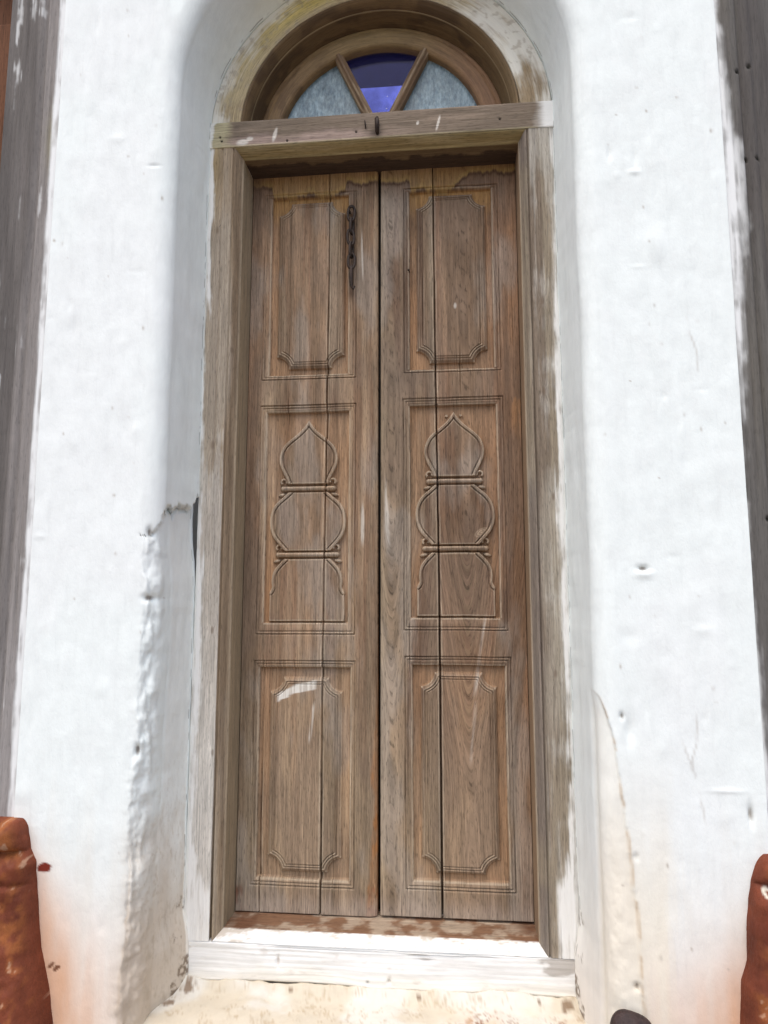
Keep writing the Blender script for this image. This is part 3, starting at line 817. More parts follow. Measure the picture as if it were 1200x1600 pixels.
def bar(name, p0, p1, w, y0, y1, mat, par, tone, seed):
    """glazing bar with a raised middle fillet, from p0 to p1 in (x, z)"""
    p0 = np.array(p0); p1 = np.array(p1); ln = np.linalg.norm(p1 - p0); t = (p1 - p0) / ln; nrm = np.array([-t[1], t[0]])
    cs = np.array([(-0.5, y1), (-0.5, y0 + 0.004), (-0.44, y0 + 0.001), (-0.22, y0), (-0.18, y0 - 0.004), (0.0, y0 - 0.006), (0.18, y0 - 0.004), (0.22, y0), (0.44, y0 + 0.001), (0.5, y0 + 0.004), (0.5, y1)])
    aa = np.linspace(0, ln, 60)
    P = np.zeros((60, len(cs), 3)); T = solid((60, len(cs)), tone)
    for j, (c, y) in enumerate(cs):
        q = p0 + np.outer(aa, t) + nrm * c * w
        P[:, j] = np.stack([q[:, 0], y - 0.001 * fbm(aa * 60, 0 * aa + j * 3.3, seed), q[:, 1]], -1)
    A_, C_ = np.meshgrid(aa, cs[:, 0], indexing='ij')
    T = mixc(T, (0.36, 0.27, 0.17), ss(0.45, 0.6, fbm(A_ * 12, C_ * 4, seed)) * 0.7)
    return grid(name, P, mat, par, T, np.stack([C_ * w + seed, A_, 0 * A_], -1), smooth=False)
AL, AR = math.radians(24.4), math.radians(25.6)
HUB = 2.100
bar("glazing_bar", (-0.30 * math.sin(AL), HUB - 0.01 + 0.305 * math.cos(AL)), (-0.02 * math.sin(AL), HUB + 0.02 * math.cos(AL)), 0.027, YS, YS + 0.028, M_ARCH, fan, (0.19, 0.12, 0.068), 561)
bar("glazing_bar", (0.30 * math.sin(AR), HUB - 0.01 + 0.305 * math.cos(AR)), (0.02 * math.sin(AR), HUB + 0.02 * math.cos(AR)), 0.027, YS, YS + 0.028, M_ARCH, fan, (0.18, 0.115, 0.065), 563)

def pane(mat, a0, a1, label):
    """sector of glass, 4 mm thick, between two angles (from vertical, + to the right)"""
    pts = [(0.30 * math.sin(a), ZC + 0.30 * math.cos(a)) for a in np.linspace(a0, a1, 24)]
    if abs(a0) < 1.2 and abs(a1) < 1.2:
        pts += [(0.012 * math.sin(a1), HUB + 0.012), (0.012 * math.sin(a0), HUB + 0.012)]
    else:
        pts += [(0.012 * (1 if a1 > 0.9 else -1), HUB + 0.004)]
    pts = [(x, max(z, 2.104)) for x, z in pts]
    k = len(pts)
    V = [(x, YS + 0.024, z) for x, z in pts] + [(x, YS + 0.028, z) for x, z in pts]
    F = [list(range(k))[::-1], list(range(k, 2 * k))] + [[i, (i + 1) % k, k + (i + 1) % k, k + i] for i in range(k)]
    o_ = raw_mesh("pane", V, F, mat, fan, smooth=False)
    o_["label"] = label
pane(M_FROST, -1.52, -AL, "left frosted pane, grey and speckled")
pane(M_BLUE, -AL, AR, "cobalt blue middle pane")
pane(M_FROST, AR, 1.52, "right frosted pane, grey and speckled")
box("bottom_rail", (-0.352, YS - 0.002, 2.060), (0.352, YS + 0.034, 2.108), M_ARCH, fan, (0.27, 0.18, 0.1))

# ------------------------------------------------------------------ the two carved door leaves
YD = 0.090

def sdrect(X, Z, r):
    x0, x1, z0, z1 = r
    dx = np.maximum(x0 - X, X - x1); dz = np.maximum(z0 - Z, Z - z1)
    return np.maximum(dx, dz)

def vg(d, w, dep):
    return -dep * np.clip(1 - np.abs(d) / w, 0, 1)

def sdpoly(X, Z, pts):
    px = np.array([p[0] for p in pts]); pz = np.array([p[1] for p in pts])
    d2 = np.full(X.shape, 1e9); ins = np.zeros(X.shape, bool)
    for i in range(len(pts)):
        x0, z0 = px[i], pz[i]; x1, z1 = px[(i + 1) % len(pts)], pz[(i + 1) % len(pts)]
        ex, ez = x1 - x0, z1 - z0
        t = np.clip(((X - x0) * ex + (Z - z0) * ez) / (ex * ex + ez * ez + 1e-12), 0, 1)
        d2 = np.minimum(d2, (X - x0 - t * ex) ** 2 + (Z - z0 - t * ez) ** 2)
        c = ((z0 > Z) != (z1 > Z))
        with np.errstate(divide='ignore', invalid='ignore'):
            xi = x0 + (Z - z0) / (z1 - z0) * ex if z1 != z0 else X * 0 + 1e9
        ins ^= c & (X < xi)
    return np.where(ins, -1, 1) * np.sqrt(d2)

def smooth_profile(zw, n_=60):
    """(z, half width) list -> denser list by Catmull-Rom"""
    p = np.array(zw, float); out = []
    pp = np.vstack([2 * p[0] - p[1], p, 2 * p[-1] - p[-2]])
    for i in range(1, len(pp) - 2):
        for t in np.linspace(0, 1, 6, endpoint=False):
            a, b, c, d = pp[i - 1], pp[i], pp[i + 1], pp[i + 2]
            out.append(0.5 * (2 * b + (c - a) * t + (2 * a - 5 * b + 4 * c - d) * t * t + (3 * b - 3 * c + d - a) * t ** 3))
    out.append(p[-1])
    return np.array(out)

ONION = [(1.293, 0.001), (1.281, 0.009), (1.268, 0.019), (1.254, 0.034), (1.238, 0.054), (1.222, 0.070), (1.204, 0.079), (1.185, 0.0825), (1.165, 0.080), (1.145, 0.0715), (1.128, 0.063), (1.113, 0.057)]
BULB = [(1.092, 0.054), (1.078, 0.070), (1.060, 0.090), (1.040, 0.102), (1.014, 0.107), (0.988, 0.105), (0.965, 0.096), (0.944, 0.079), (0.928, 0.064)]
BASE = [(0.908, 0.064), (0.894, 0.078), (0.878, 0.091), (0.862, 0.097), (0.845, 0.099), (0.830, 0.098), (0.820, 0.102)]

def leaf(side):
    left = side < 0
    if left:
        x0, x1, zb = -0.3780, -0.0115, 0.0035
        P1 = dict(out=(-0.341, -0.073, 1.411, 1.968), inn=(-0.319, -0.097, 1.425, 1.9585), fld=(-0.302, -0.106, 1.442, 1.944))
        P2 = dict(out=(-0.341, -0.073, 0.705, 1.335), inn=(-0.321, -0.093, 0.7355, 1.3155))
        P3 = dict(out=(-0.342, -0.071, 0.068, 0.6345), inn=(-0.327, -0.085, 0.086, 0.617), fld=(-0.301, -0.104, 0.101, 0.592))
        joint = lambda z: np.interp(z, [0, 0.53, 0.86, 1.21, 1.58, 2.04], [-0.157, -0.158, -0.158, -0.1545, -0.152, -0.151])
        mcx, mdz = -0.2045, 0.0
        sd = 700
    else:
        x0, x1, zb = -0.0030, 0.3785, 0.0070
        P1 = dict(out=(0.063, 0.328, 1.4195, 1.966), inn=(0.079, 0.309, 1.430, 1.957), fld=(0.096, 0.294, 1.446, 1.945))
        P2 = dict(out=(0.060, 0.331, 0.717, 1.345), inn=(0.0785, 0.311, 0.7495, 1.325))
        P3 = dict(out=(0.062, 0.336, 0.072, 0.648), inn=(0.082, 0.320, 0.093, 0.6255), fld=(0.101, 0.300, 0.109, 0.609))
        joint = lambda z: np.interp(z, [0, 0.53, 0.86, 1.21, 1.57, 2.02], [0.153, 0.153, 0.153, 0.150, 0.148, 0.146])
        mcx, mdz = 0.197, 0.0145
        sd = 760
    RES = 0.0015
    xs = np.linspace(x0, x1, int((x1 - x0) / RES) + 1); zs = np.linspace(zb, 2.045, int((2.045 - zb) / RES) + 1)
    X, Z = np.meshgrid(xs, zs, indexing='ij')
    # slightly wandering hand-cut lines
    wx = 0.0014 * (fbm(Z * 6, X * 3, sd + 1, 3) - 0.5) * 2
    wz = 0.0014 * (fbm(X * 9, Z * 3, sd + 2, 3) - 0.5) * 2
    Xw, Zw = X + wx, Z + wz
    wear = 0.55 + 0.65 * fbm(X * 9, Z * 5, sd + 3, 4)
    h = np.zeros_like(X)
    recess = np.zeros_like(X); lab = np.zeros(X.shape, np.int8); lines = np.zeros_like(X)
    fieldm = np.zeros_like(X)
    for k, P in enumerate((P1, P2, P3)):
        do = sdrect(Xw, Zw, P['out']); di = sdrect(Xw, Zw, P['inn'])
        ins = do < 0
        lab[ins] = 10 + k * 10
        band = np.clip(-do / (np.abs(do) + np.maximum(di, 0) + 1e-9), 0, 1)
        hb = -0.0012 * ss(0, 0.3, band) - 0.0022 * ss(0.45, 1.0, band)
        h = np.where(ins & (di > 0), hb, h)
        stp = ss(0.0018, -0.0008, di)
        h = np.where(ins, h * (1 - stp) + (-0.0115) * stp, h)
        recess = np.maximum(recess, stp * ins)
        lines = lines + vg(do, 0.0021, 0.0034 * 1) * wear
        lines = lines + vg(do + 0.0075, 0.0018, 0.0024) * wear * (di > 0.002)
        if 'fld' in P:
            f = P['fld']; sf = sdrect(Xw, Zw, f)
            for cxk in (f[0], f[1]):
                for czk in (f[2], f[3]):
                    sf = np.maximum(sf, 0.036 - np.hypot(Xw - cxk, Zw - czk))
            s_ = -sf
            up = ss(-0.0006, 0.0022, s_) * 0.0055 + ss(0.002, 0.011, s_) * 0.0045
            h = np.where(ins & (s_ > -0.001), np.maximum(h, -0.0115 + up), h)
            lines = lines + vg(s_ - 0.0125, 0.0019, 0.0030) * wear + vg(s_ - 0.0185, 0.0017, 0.0026) * wear
            lab[(s_ > 0) & ins] = 11 + k * 10
            recess = recess * (1 - ss(0, 0.004, s_) * ins)
            fieldm = np.maximum(fieldm, ss(0.001, 0.004, s_) * ins)
        else:
            zm = Zw - mdz
            Xm = Xw - mcx
            motif = np.full(X.shape, 1e3); bead = np.zeros_like(X)
            sel = (di < 0)
            xm, zz = Xm[sel], zm[sel]
            mo = np.full(xm.shape, 1e3); hm = np.full(xm.shape, -0.0115); ln = np.zeros(xm.shape)
            for name_, prof in (("onion", ONION), ("bulb", BULB), ("base", BASE)):
                q = smooth_profile(prof)
                pts = [(w_, z_) for z_, w_ in q]
                if name_ == "base": pts += [(0.104, 0.815), (0.104, 0.738)]
                pts = pts + [(-w_, z_) for w_, z_ in pts[::-1]]
                sp = sdpoly(xm, zz, pts)
                s_ = -sp
                zlo = q[-1][0] if name_ != "base" else 0.822
                zhi = q[0][0]
                curved = (zz > zlo + 0.000) & (zz < zhi) if name_ != "onion" else (zz > zlo)
                # distance to the curved outline only, so the straight ends carry no bead
                dcur = np.full(xm.shape, 1e9)
                qq = np.array([(w_, z_) for z_, w_ in q])
                ax = np.abs(xm)
                for i in range(len(qq) - 1):
                    ex, ez = qq[i + 1] - qq[i]
                    t = np.clip(((ax - qq[i][0]) * ex + (zz - qq[i][1]) * ez) / (ex * ex + ez * ez + 1e-12), 0, 1)
                    dcur = np.minimum(dcur, np.hypot(ax - qq[i][0] - t * ex, zz - qq[i][1] - t * ez))
                body = ss(-0.0006, 0.0018, s_) * 0.0076
                bd = np.where((s_ > -0.001), ss(-0.0005, 0.0030, dcur) * ss(0.0105, 0.0080, dcur) * 0.0015, 0)
                hm = np.where(s_ > -0.001, np.maximum(hm, -0.0115 + body + bd), hm)
                ln = ln + np.where(s_ > 0.004, vg(dcur - 0.0108, 0.0020, 0.0032), 0)
                mo = np.minimum(mo, sp)
            for zc_, hw in ((1.1005, 0.070), (0.9180, 0.081)):
                dxb = np.maximum(np.abs(xm) - hw, 0); r_ = np.hypot(dxb, zz - zc_)
                hb = np.clip(1 - (r_ / 0.0072) ** 2, 0, 1) ** 0.6 * 0.0070
                hm = np.where(r_ < 0.0072, np.maximum(hm, -0.0085 + hb), hm)
                ln = ln + np.where(np.abs(xm) < hw, vg(np.abs(zz - zc_) - 0.0088, 0.0017, 0.002), 0)
                mo = np.minimum(mo, r_ - 0.0072)
                # scrolls above and leaf tips below each bar
                for dz_, dxs, sg in ((0.0190, 0.000, 1), (-0.0165, 0.004, -1)):
                    axm = np.abs(xm) - (hw - 0.002 + dxs); zv = zz - (zc_ + dz_)
                    rr = np.hypot(axm, zv); an = np.arctan2(zv * sg, axm)
                    if sg > 0:
                        arc = np.where((an > -0.9) | (an < -2.6), np.abs(rr - 0.0075), 1e3)
                    else:
                        arc = np.hypot(axm * 0.62 - 0.001, (zv + 0.35 * axm * 0.5) * 1.25)
                    th = 0.0036 if sg > 0 else 0.0062
                    hs = np.clip(1 - (arc / th) ** 2, 0, 1) ** 0.6 * 0.0042
                    hm = np.where(arc < th, np.maximum(hm, -0.0115 + 0.003 + hs), hm)
                    mo = np.minimum(mo, arc - th)
            if not left:            # two small pellets by the tip
                for sxm in (-1, 1):
                    r_ = np.hypot(xm - sxm * 0.019, zz - 1.283)
                    hm = np.where(r_ < 0.004, np.maximum(hm, -0.0115 + 0.004), hm); mo = np.minimum(mo, r_ - 0.004)
            h[sel] = np.where(di[sel] < -0.002, hm, h[sel]); lines[sel] = lines[sel] + ln * wear[sel]
            lm = lab[sel]; lm[mo < 0] = 11 + k * 10; lab[sel] = lm
            rm_ = recess[sel]; recess[sel] = rm_ * (1 - ss(0.0, -0.004, mo))
            fm_ = fieldm[sel]; fieldm[sel] = np.maximum(fm_, ss(0.0, -0.003, mo))
    h = h * 1.5 + lines * 2.0
    jx = joint(Z) + 0.0007 * (fbm(Z * 12, 0 * Z, sd + 4, 3) - 0.5)
    b2 = X > jx
    # figured grain coordinates per board
    gu = X + 0.010 * (fbm(X * 6, Z * 1.3, sd + 5, 3) - 0.5)
    gu = gu + np.where(b2, 1.7, 0.0) + sd
    gv = Z + 0.9 * X
    fig = np.zeros_like(X)
    def cone(xc, d, c, zlo, zhi):
        """growth rings of a slightly conical trunk cut by the board's face: nested U shapes where the cut is near the pith"""
        zz_ = np.linspace(-0.1, 2.2, 800); w_ = ss(zlo - 0.16, zlo + 0.05, zz_) * ss(zhi + 0.18, zhi - 0.05, zz_)
        f_ = np.cumsum(w_) * (zz_[1] - zz_[0])
        return np.sqrt((X - xc) ** 2 + d * d) - c * np.interp(Z, zz_, f_)
    if not left:
        xc = 0.224 + 0.016 * (fbm(Z * 1.5, 0 * Z, 771, 2) - 0.5)
        ring = cone(xc, 0.020, 0.13, 0.42, 0.93) + 0.008 * (fbm(X * 12, Z * 3, 773, 3) - 0.5)
        gu = np.where(b2, ring + sd + 4.4, gu)
        wf = b2 * ss(0.080, 0.03, np.abs(X - 0.226)) * ss(1.08, 0.90, Z) * ss(0.36, 0.52, Z)
        fig = wf * ss(0.35, 0.98, 0.5 + 0.5 * np.sin(ring * 2 * PI * 150 + 2.5 * fbm(X * 25, Z * 6, 775, 2))) * (0.5 + 0.6 * fbm(X * 8, Z * 5, 776, 2))
        ring2 = cone(0.026, 0.022, 0.08, 0.60, 0.95) + 0.006 * (fbm(X * 12, Z * 3, 777, 3) - 0.5)
        gu = np.where(b2, gu, ring2 + sd + 6.1)
    # grain relief, cupping, joints, drying checks
    fine = fbm(gu * 230, gv * 5, sd + 6, 3) - 0.5
    h = h + 0.0011 * fine + 0.0022 * (fbm(X * 7, Z * 1.5, sd + 7, 3) - 0.5)
    jw = (0.0017 if left else 0.0019) + 0.0006 * ss(1.2, 0.3, Z) - (0.0007 if left else 0.0004) * ss(1.35, 1.7, Z)
    jd = np.abs(X - jx)
    h = h - 0.030 * ss(jw, jw * 0.45, jd)
    h = h + np.where(b2, 0.0009, 0.0) * (1 if left else -1)
    checks = []
    if left:
        cxl = np.interp(Z, [0, 0.2, 0.69], [-0.3155, -0.3210, -0.3195])
        checks.append((cxl, ss(0.74, 0.62, Z) * (0.35 + 0.65 * ss(0.5, 0.2, Z)), 0.0021))
        checks.append((np.full_like(Z, -0.2630) + 0.002 * (fbm(Z * 4, 0 * Z, 701, 2) - 0.5), ss(1.45, 1.5, Z) * ss(1.95, 1.90, Z) * 0.35, 0.0014))
    else:
        checks.append((np.full_like(Z, 0.0735), ss(0.60, 0.63, Z) * ss(0.78, 0.70, Z) * 0.6, 0.0014))
        checks.append((np.full_like(Z, 0.2650), ss(1.50, 1.60, Z) * ss(1.85, 1.75, Z) * 0.25, 0.0013))
    rg = np.random.default_rng(sd)
    for k in range(26):
        xx = rg.uniform(x0 + 0.01, x1 - 0.01); zc_ = rg.uniform(0.05, 1.95); hl = rg.uniform(0.03, 0.16)
        checks.append((xx + 0.003 * (fbm(Z * 3, 0 * Z + k, sd + 80 + k, 2) - 0.5), ss(hl, hl * 0.4, np.abs(Z - zc_)) * rg.uniform(0.1, 0.4), 0.0013))
    for (xx, m_, ww) in checks:
        h = h - 0.016 * m_ * np.clip(1 - np.abs(X - xx) / ww, 0, 1)
    # worn arrises at the meeting edge
    me_ = (x1 - X) if left else (X - x0)
    h = h - 0.0035 * ss(0.006, 0.0, me_) * (0.5 + fbm(Z * 22, X * 10, sd + 8, 3))
    if left:
        chip = ss(0.35, 0.05, Z) * ss(0.030, 0.0, me_) * ss(0.50, 0.62, fbm(X * 30, Z * 12, 705, 4))
        h = h - 0.003 * chip

    # ---- colour of the timber itself
    v1 = fbm(gu * 60, gv * 1.6, sd + 11, 4); v2 = fbm(gu * 16, gv * 1.1, sd + 12, 4); v3 = fbm(X * 5, Z * 2.5, sd + 13, 4)
    if left:
        T = solid(X.shape, (0.385, 0.275, 0.195))
        T = np.where(b2[..., None], np.array((0.425, 0.315, 0.225)), T)
        T = mixc(T, (0.30, 0.190, 0.130), ss(0.46, 0.66, v1) * 0.75)
        T = mixc(T, (0.47, 0.385, 0.295), ss(0.50, 0.68, v2) * 0.75)
        T = mixc(T, (0.31, 0.205, 0.145), ss(-0.318, -0.365, X) * ss(0.5, 0.8, Z) * 0.65)
        T = mixc(T, (0.425, 0.355, 0.265), ss(0.72, 0.30, Z + 0.25 * (v3 - 0.5)) * 0.45)
        T = mixc(T, (0.29, 0.225, 0.165), ss(0.50, 0.65, v3) * ss(1.05, 0.85, Z) * ss(0.42, 0.6, Z) * 0.5)
    else:
        T = solid(X.shape, (0.345, 0.255, 0.185))
        T = np.where(b2[..., None], np.array((0.285, 0.185, 0.128)), T)
        T = mixc(T, (0.225, 0.150, 0.112), ss(0.46, 0.64, v1) * 0.8)
        T = mixc(T, (0.42, 0.335, 0.255), ss(0.50, 0.66, v2) * np.where(b2, 0.35, 0.75))
        T = mixc(T, (0.50, 0.41, 0.31), ss(0.024, 0.004, X + 0.012 * (v1 - 0.5)) * 0.7)
        T = mixc(T, (0.49, 0.42, 0.34), np.exp(-((X - 0.139) / 0.008) ** 2) * ss(0.8, 1.2, Z) * 0.6)
        T = mixc(T, (0.24, 0.21, 0.18), ss(0.52, 0.66, v3) * ss(1.3, 1.42, Z) * 0.55)
        T = mixc(T, (0.40, 0.325, 0.240), ss(0.66, 0.28, Z + 0.25 * (v3 - 0.5)) * 0.5)
        T = mixc(T, (0.36, 0.215, 0.130), ss(0.338, 0.36, X + 0.01 * (v1 - 0.5)) * 0.55)
    T = mixc(T, (0.47, 0.37, 0.26) if left else (0.43, 0.32, 0.21), fig * 0.5)
    T = T * np.array((0.715, 0.675, 0.600)) * (0.80 + 0.40 * ss(0.35, 0.65, fbm(gu * 28, gv * 0.9, sd + 19, 4)))[..., None]
    wb = fbm(X * 11 + 0.3 * Z, Z * 3.5, sd + 25, 5)
    T = mixc(T, (0.30, 0.265, 0.225), ss(0.50, 0.66, wb) * 0.45)
    T = mixc(T, (0.20, 0.145, 0.105), ss(0.48, 0.34, wb) * 0.40)
    # protected ground of the panels kept more of its orange colour
    pr = recess * (0.35 + 0.5 * ss(0.4, 0.65, v3))
    T = mixc(T, (0.375, 0.215, 0.110), pr * np.where(Z > 0.68, 0.95, 0.6))
    # worn, paler arrises of carved lines
    gx_ = np.abs(np.gradient(h, axis=0)) + np.abs(np.gradient(h, axis=1))
    hi = h - (np.roll(h, 3, 0) + np.roll(h, -3, 0) + np.roll(h, 3, 1) + np.roll(h, -3, 1)) / 4
    T = mixc(T, (0.55, 0.46, 0.34), ss(0.0010, 0.0026, hi) * 0.4 * (jd > 0.004))
    # ochre, never-washed strip under the lintel with its ragged dark tide mark
    jag = 0.006 * (fbm(X * 170, Z * 6, sd + 17, 3) - 0.5) * 2 + 0.014 * (fbm(X * 34, 0 * X + 3, sd + 14, 4) - 0.5) * 2 + 0.010 * (fbm(X * 9, 0 * X, sd + 15, 2) - 0.5) * 2
    inpan = ss(-0.323, -0.315, X) * ss(-0.100, -0.108, X) if left else ss(0.079, 0.085, X) * ss(0.245, 0.20, X)
    tide = (1.988 if left else 1.984) + jag - 0.030 * inpan + (0.0 if left else 0.022 * ss(0.2, 0.33, X))
    och = ss(-0.005, 0.005, Z - tide)
    T = mixc(T, (0.33, 0.195, 0.075), och * 0.7)
    T = mixc(T, (0.40, 0.275, 0.105), och * ss(0.022, 0.004, Z - tide) * 0.6)
    T = mixc(T, (0.20, 0.125, 0.08), ss(0.070, 0.0, tide - Z) * (1 - och) * (1 - inpan) * 0.6)
    T = mixc(T, (0.075, 0.040, 0.025), np.exp(-((Z - tide + 0.005) / 0.006) ** 2) * (0.45 + 0.5 * fbm(X * 60, Z * 20, sd + 16, 3)))
    T = mixc(T, (0.42, 0.235, 0.075), recess * ss(1.86, 1.94, Z) * (1 - och) * 0.6)
    if left:
        q = np.exp(-((X + 0.086) / 0.010) ** 2) * ss(1.625, 1.66, Z) * ss(1.935, 1.89, Z) * (0.4 + 0.9 * fbm(X * 60, Z * 25, 715, 3))
        T = mixc(T, (0.09, 0.055, 0.035), np.clip(q, 0, 0.85))
        T = mixc(T, (0.19, 0.125, 0.085), ss(-0.325, -0.37, X) * ss(1.84, 1.95, Z) * 0.6)
        # orange bare edge and chips at the foot of the meeting stile
        n_ = fbm(X * 40, Z * 14, 711, 4)
        e_ = ss(0.016, 0.006, me_ + 0.030 * (n_ - 0.5) - 0.012 * ss(0.16, 0.02, Z)) * ss(0.62, 0.36, Z + 0.3 * (n_ - 0.5))
        T = mixc(T, (0.30, 0.135, 0.048), e_ * (0.45 + 0.45 * ss(0.4, 0.6, fbm(X * 90, Z * 30, 716, 3))))
        sp_ = ss(0.57, 0.64, n_ + 0.25 * ss(0.13, 0.03, Z) - 0.1) * ss(0.050, 0.02, me_) * ss(0.40, 0.1, Z)
        T = mixc(T, (0.22, 0.095, 0.05), sp_ * 0.8)
        T = mixc(T, (0.17, 0.070, 0.038), ss(0.50, 0.58, n_ + 0.1) * ss(-0.355, -0.366, X) * ss(0.075, 0.05, Z) * 0.9)
        # limewash brush marks on the lower panel
        bz = 0.560 + 0.25 * (X + 0.235) - 2.2 * (X + 0.215) ** 2
        st = ss(0.013, 0.007, np.abs(Z - bz) + 0.014 * (fbm(X * 25, Z * 120, 713, 3) - 0.5)) * ss(-0.286, -0.276, X + 0.01 * (n_ - 0.5)) * ss(-0.168, -0.185, X + 0.02 * (n_ - 0.5))
        st2 = ss(0.0035, 0.0015, np.abs(X + 0.1655 - 0.05 * (Z - 0.48))) * 0
        st3 = ss(0.006, 0.002, np.abs(X + 0.186 - 0.10 * (Z - 0.47)) + 0.004 * (n_ - 0.5)) * ss(0.06, 0.03, np.abs(Z - 0.475)) * 0.6
        st4 = ss(0.006, 0.002, np.abs(X + 0.052) + 0.006 * (n_ - 0.5)) * ss(0.07, 0.03, np.abs(Z - 1.000)) * 0.5
        gb = ss(0.30, 0.55, fbm(X * 240, Z * 12, 717, 3))
        white = np.clip(st * (0.6 + 0.4 * gb) + st3 * gb + st4 + 0.4 * ss(0.004, 0.001, np.abs(X + 0.056 + 0.03 * (Z - 1.77))) * ss(0.09, 0.04, np.abs(Z - 1.77)) * gb, 0, 1)
    else:
        n_ = fbm(X * 40, Z * 14, 811, 4)
        T = mixc(T, (0.19, 0.075, 0.04), ss(0.52, 0.58, n_) * ss(0.352, 0.368, X) * ss(0.28, 0.08, Z) * 0.8)
        T = mixc(T, (0.34, 0.18, 0.08), ss(0.50, 0.60, n_) * ss(0.345, 0.36, X) * ss(1.45, 1.35, Z) * ss(1.2, 1.3, Z) * 0.5)
        w1 = ss(0.007, 0.002, np.abs(X - 0.258 - 0.16 * (Z - 0.66)) + 0.006 * (n_ - 0.5)) * ss(0.12, 0.06, np.abs(Z - 0.655)) * 0.55
        w2_ = ss(0.006, 0.001, np.abs(X - 0.236 - 0.10 * (Z - 0.45)) + 0.006 * (n_ - 0.5)) * ss(0.09, 0.05, np.abs(Z - 0.455)) * 0.5
        w3 = ss(0.010, 0.002, np.abs(X - 0.012 + 0.03 * (Z - 1.05)) + 0.01 * (n_ - 0.5)) * ss(0.12, 0.05, np.abs(Z - 1.02)) * 0.5
        # pale knot
        kn = np.hypot((X - 0.268) / 0.020, (Z - 0.975 - 0.35 * (X - 0.268)) / 0.012)
        T = mixc(T, (0.47, 0.36, 0.25), ss(1.1, 0.7, kn) * (0.45 + 0.35 * np.sin(kn * 16)))
        gb = ss(0.40, 0.62, fbm(gu * 240, gv * 9, 815, 3))
        white = np.clip((w1 + w2_) * (0.25 + 0.5 * gb) + w3 * gb * 0.8 + 0.5 * ss(1, 0.3, np.hypot((X - 0.205) / 0.006, (Z - 1.61) / 0.012)), 0, 1)
    T = mixc(T, (0.72, 0.69, 0.62), white)
    # dust settled along the foot
    T = mixc(T, (0.40, 0.33, 0.27), ss(0.060, 0.01, Z + 0.03 * (v1 - 0.5)) * 0.5)
    G = np.stack([gu, gv, white], -1)

    # ---- close the sides
    Pm = np.stack([X, YD - h, Z], -1)
    def pad(a, back=False):
        a = np.concatenate([a[:1], a, a[-1:]], 0); a = np.concatenate([a[:, :1], a, a[:, -1:]], 1)
        return a
    Pp = pad(Pm); Tp = pad(T); Gp = pad(G)
    for sl in ((0, slice(None)), (-1, slice(None)), (slice(None), 0), (slice(None), -1)):
        Pp[sl + (1,)] = YD + 0.036
    if left:
        Tp[-1] = mixc(solid(Tp[-1].shape[:1], (0.30, 0.13, 0.045)), (0.25, 0.17, 0.11), ss(0.6, 1.0, Pp[-1, :, 2]))
    lb = pad(lab); bb = pad(b2)
    lf = lb[1:-1, 1:-1] if False else np.minimum.reduce([lb[:-1, :-1], lb[1:, :-1], lb[:-1, 1:], lb[1:, 1:]])
    bf = bb[:-1, :-1]
    t = thing("door_leaf",
              "left leaf of the carved double door with an iron chain hanging on its top panel" if left else
              "right leaf of the carved double door, redder brown with swirling grain low down",
              "door", ((x0 + x1) / 2, YD, zb), "carved leaves of the double door")
    grid("board", Pp, M_WOOD, t, Tp, Gp, mask=(lf == 0) & ~bf)
    grid("board", Pp, M_WOOD, t, Tp, Gp, mask=(lf == 0) & bf)
    for k, nm in enumerate(("raised_field", "bulb_carving", "raised_field")):
        pn = grid("panel", Pp, M_WOOD, t, Tp, Gp, mask=lf == 10 + 10 * k)
        grid(nm, Pp, M_WOOD, pn, Tp, Gp, mask=lf == 11 + 10 * k)
    return t
left_leaf = leaf(-1)
right_leaf = leaf(1)
box("gap_backing", (-0.034, YD + 0.0365, 0.008), (0.022, YD + 0.052, 2.04), M_DARKWOOD, right_leaf)  # near-black strip added behind the gap between the leaves to keep it dark

# ------------------------------------------------------------------ iron: chain on the left leaf, hook and staple on the lintel
def tube(path, rad, nseg=8, closed=False, cap=True):
    path = np.asarray(path, float); k = len(path)
    rad = np.full(k, rad) if np.isscalar(rad) else np.asarray(rad)
    tan = np.roll(path, -1, 0) - np.roll(path, 1, 0) if closed else np.gradient(path, axis=0)
    tan /= np.linalg.norm(tan, axis=1)[:, None] + 1e-12
    ref = np.array([0.31, 0.83, 0.46])
    a = np.cross(tan, ref); a /= np.linalg.norm(a, axis=1)[:, None] + 1e-12
    b = np.cross(tan, a)
    th = np.linspace(0, 2 * PI, nseg, endpoint=False)
    V = (path[:, None, :] + rad[:, None, None] * (np.cos(th)[None, :, None] * a[:, None, :] + np.sin(th)[None, :, None] * b[:, None, :])).reshape(-1, 3)
    F = []
    for i in range(k if closed else k - 1):
        for j in range(nseg):
            i2 = (i + 1) % k; j2 = (j + 1) % nseg
            F.append([i * nseg + j, i * nseg + j2, i2 * nseg + j2, i2 * nseg + j])
    if not closed and cap:
        F.append(list(range(nseg))[::-1]); F.append([(k - 1) * nseg + j for j in range(nseg)])
    return V, F

def oval(hl, hw, n_=28):
    a = np.linspace(0, 2 * PI, n_, endpoint=False)
    return np.stack([hw * np.cos(a), 0 * a, hl * np.sign(np.sin(a)) * np.abs(np.sin(a)) ** 0.8], 1)

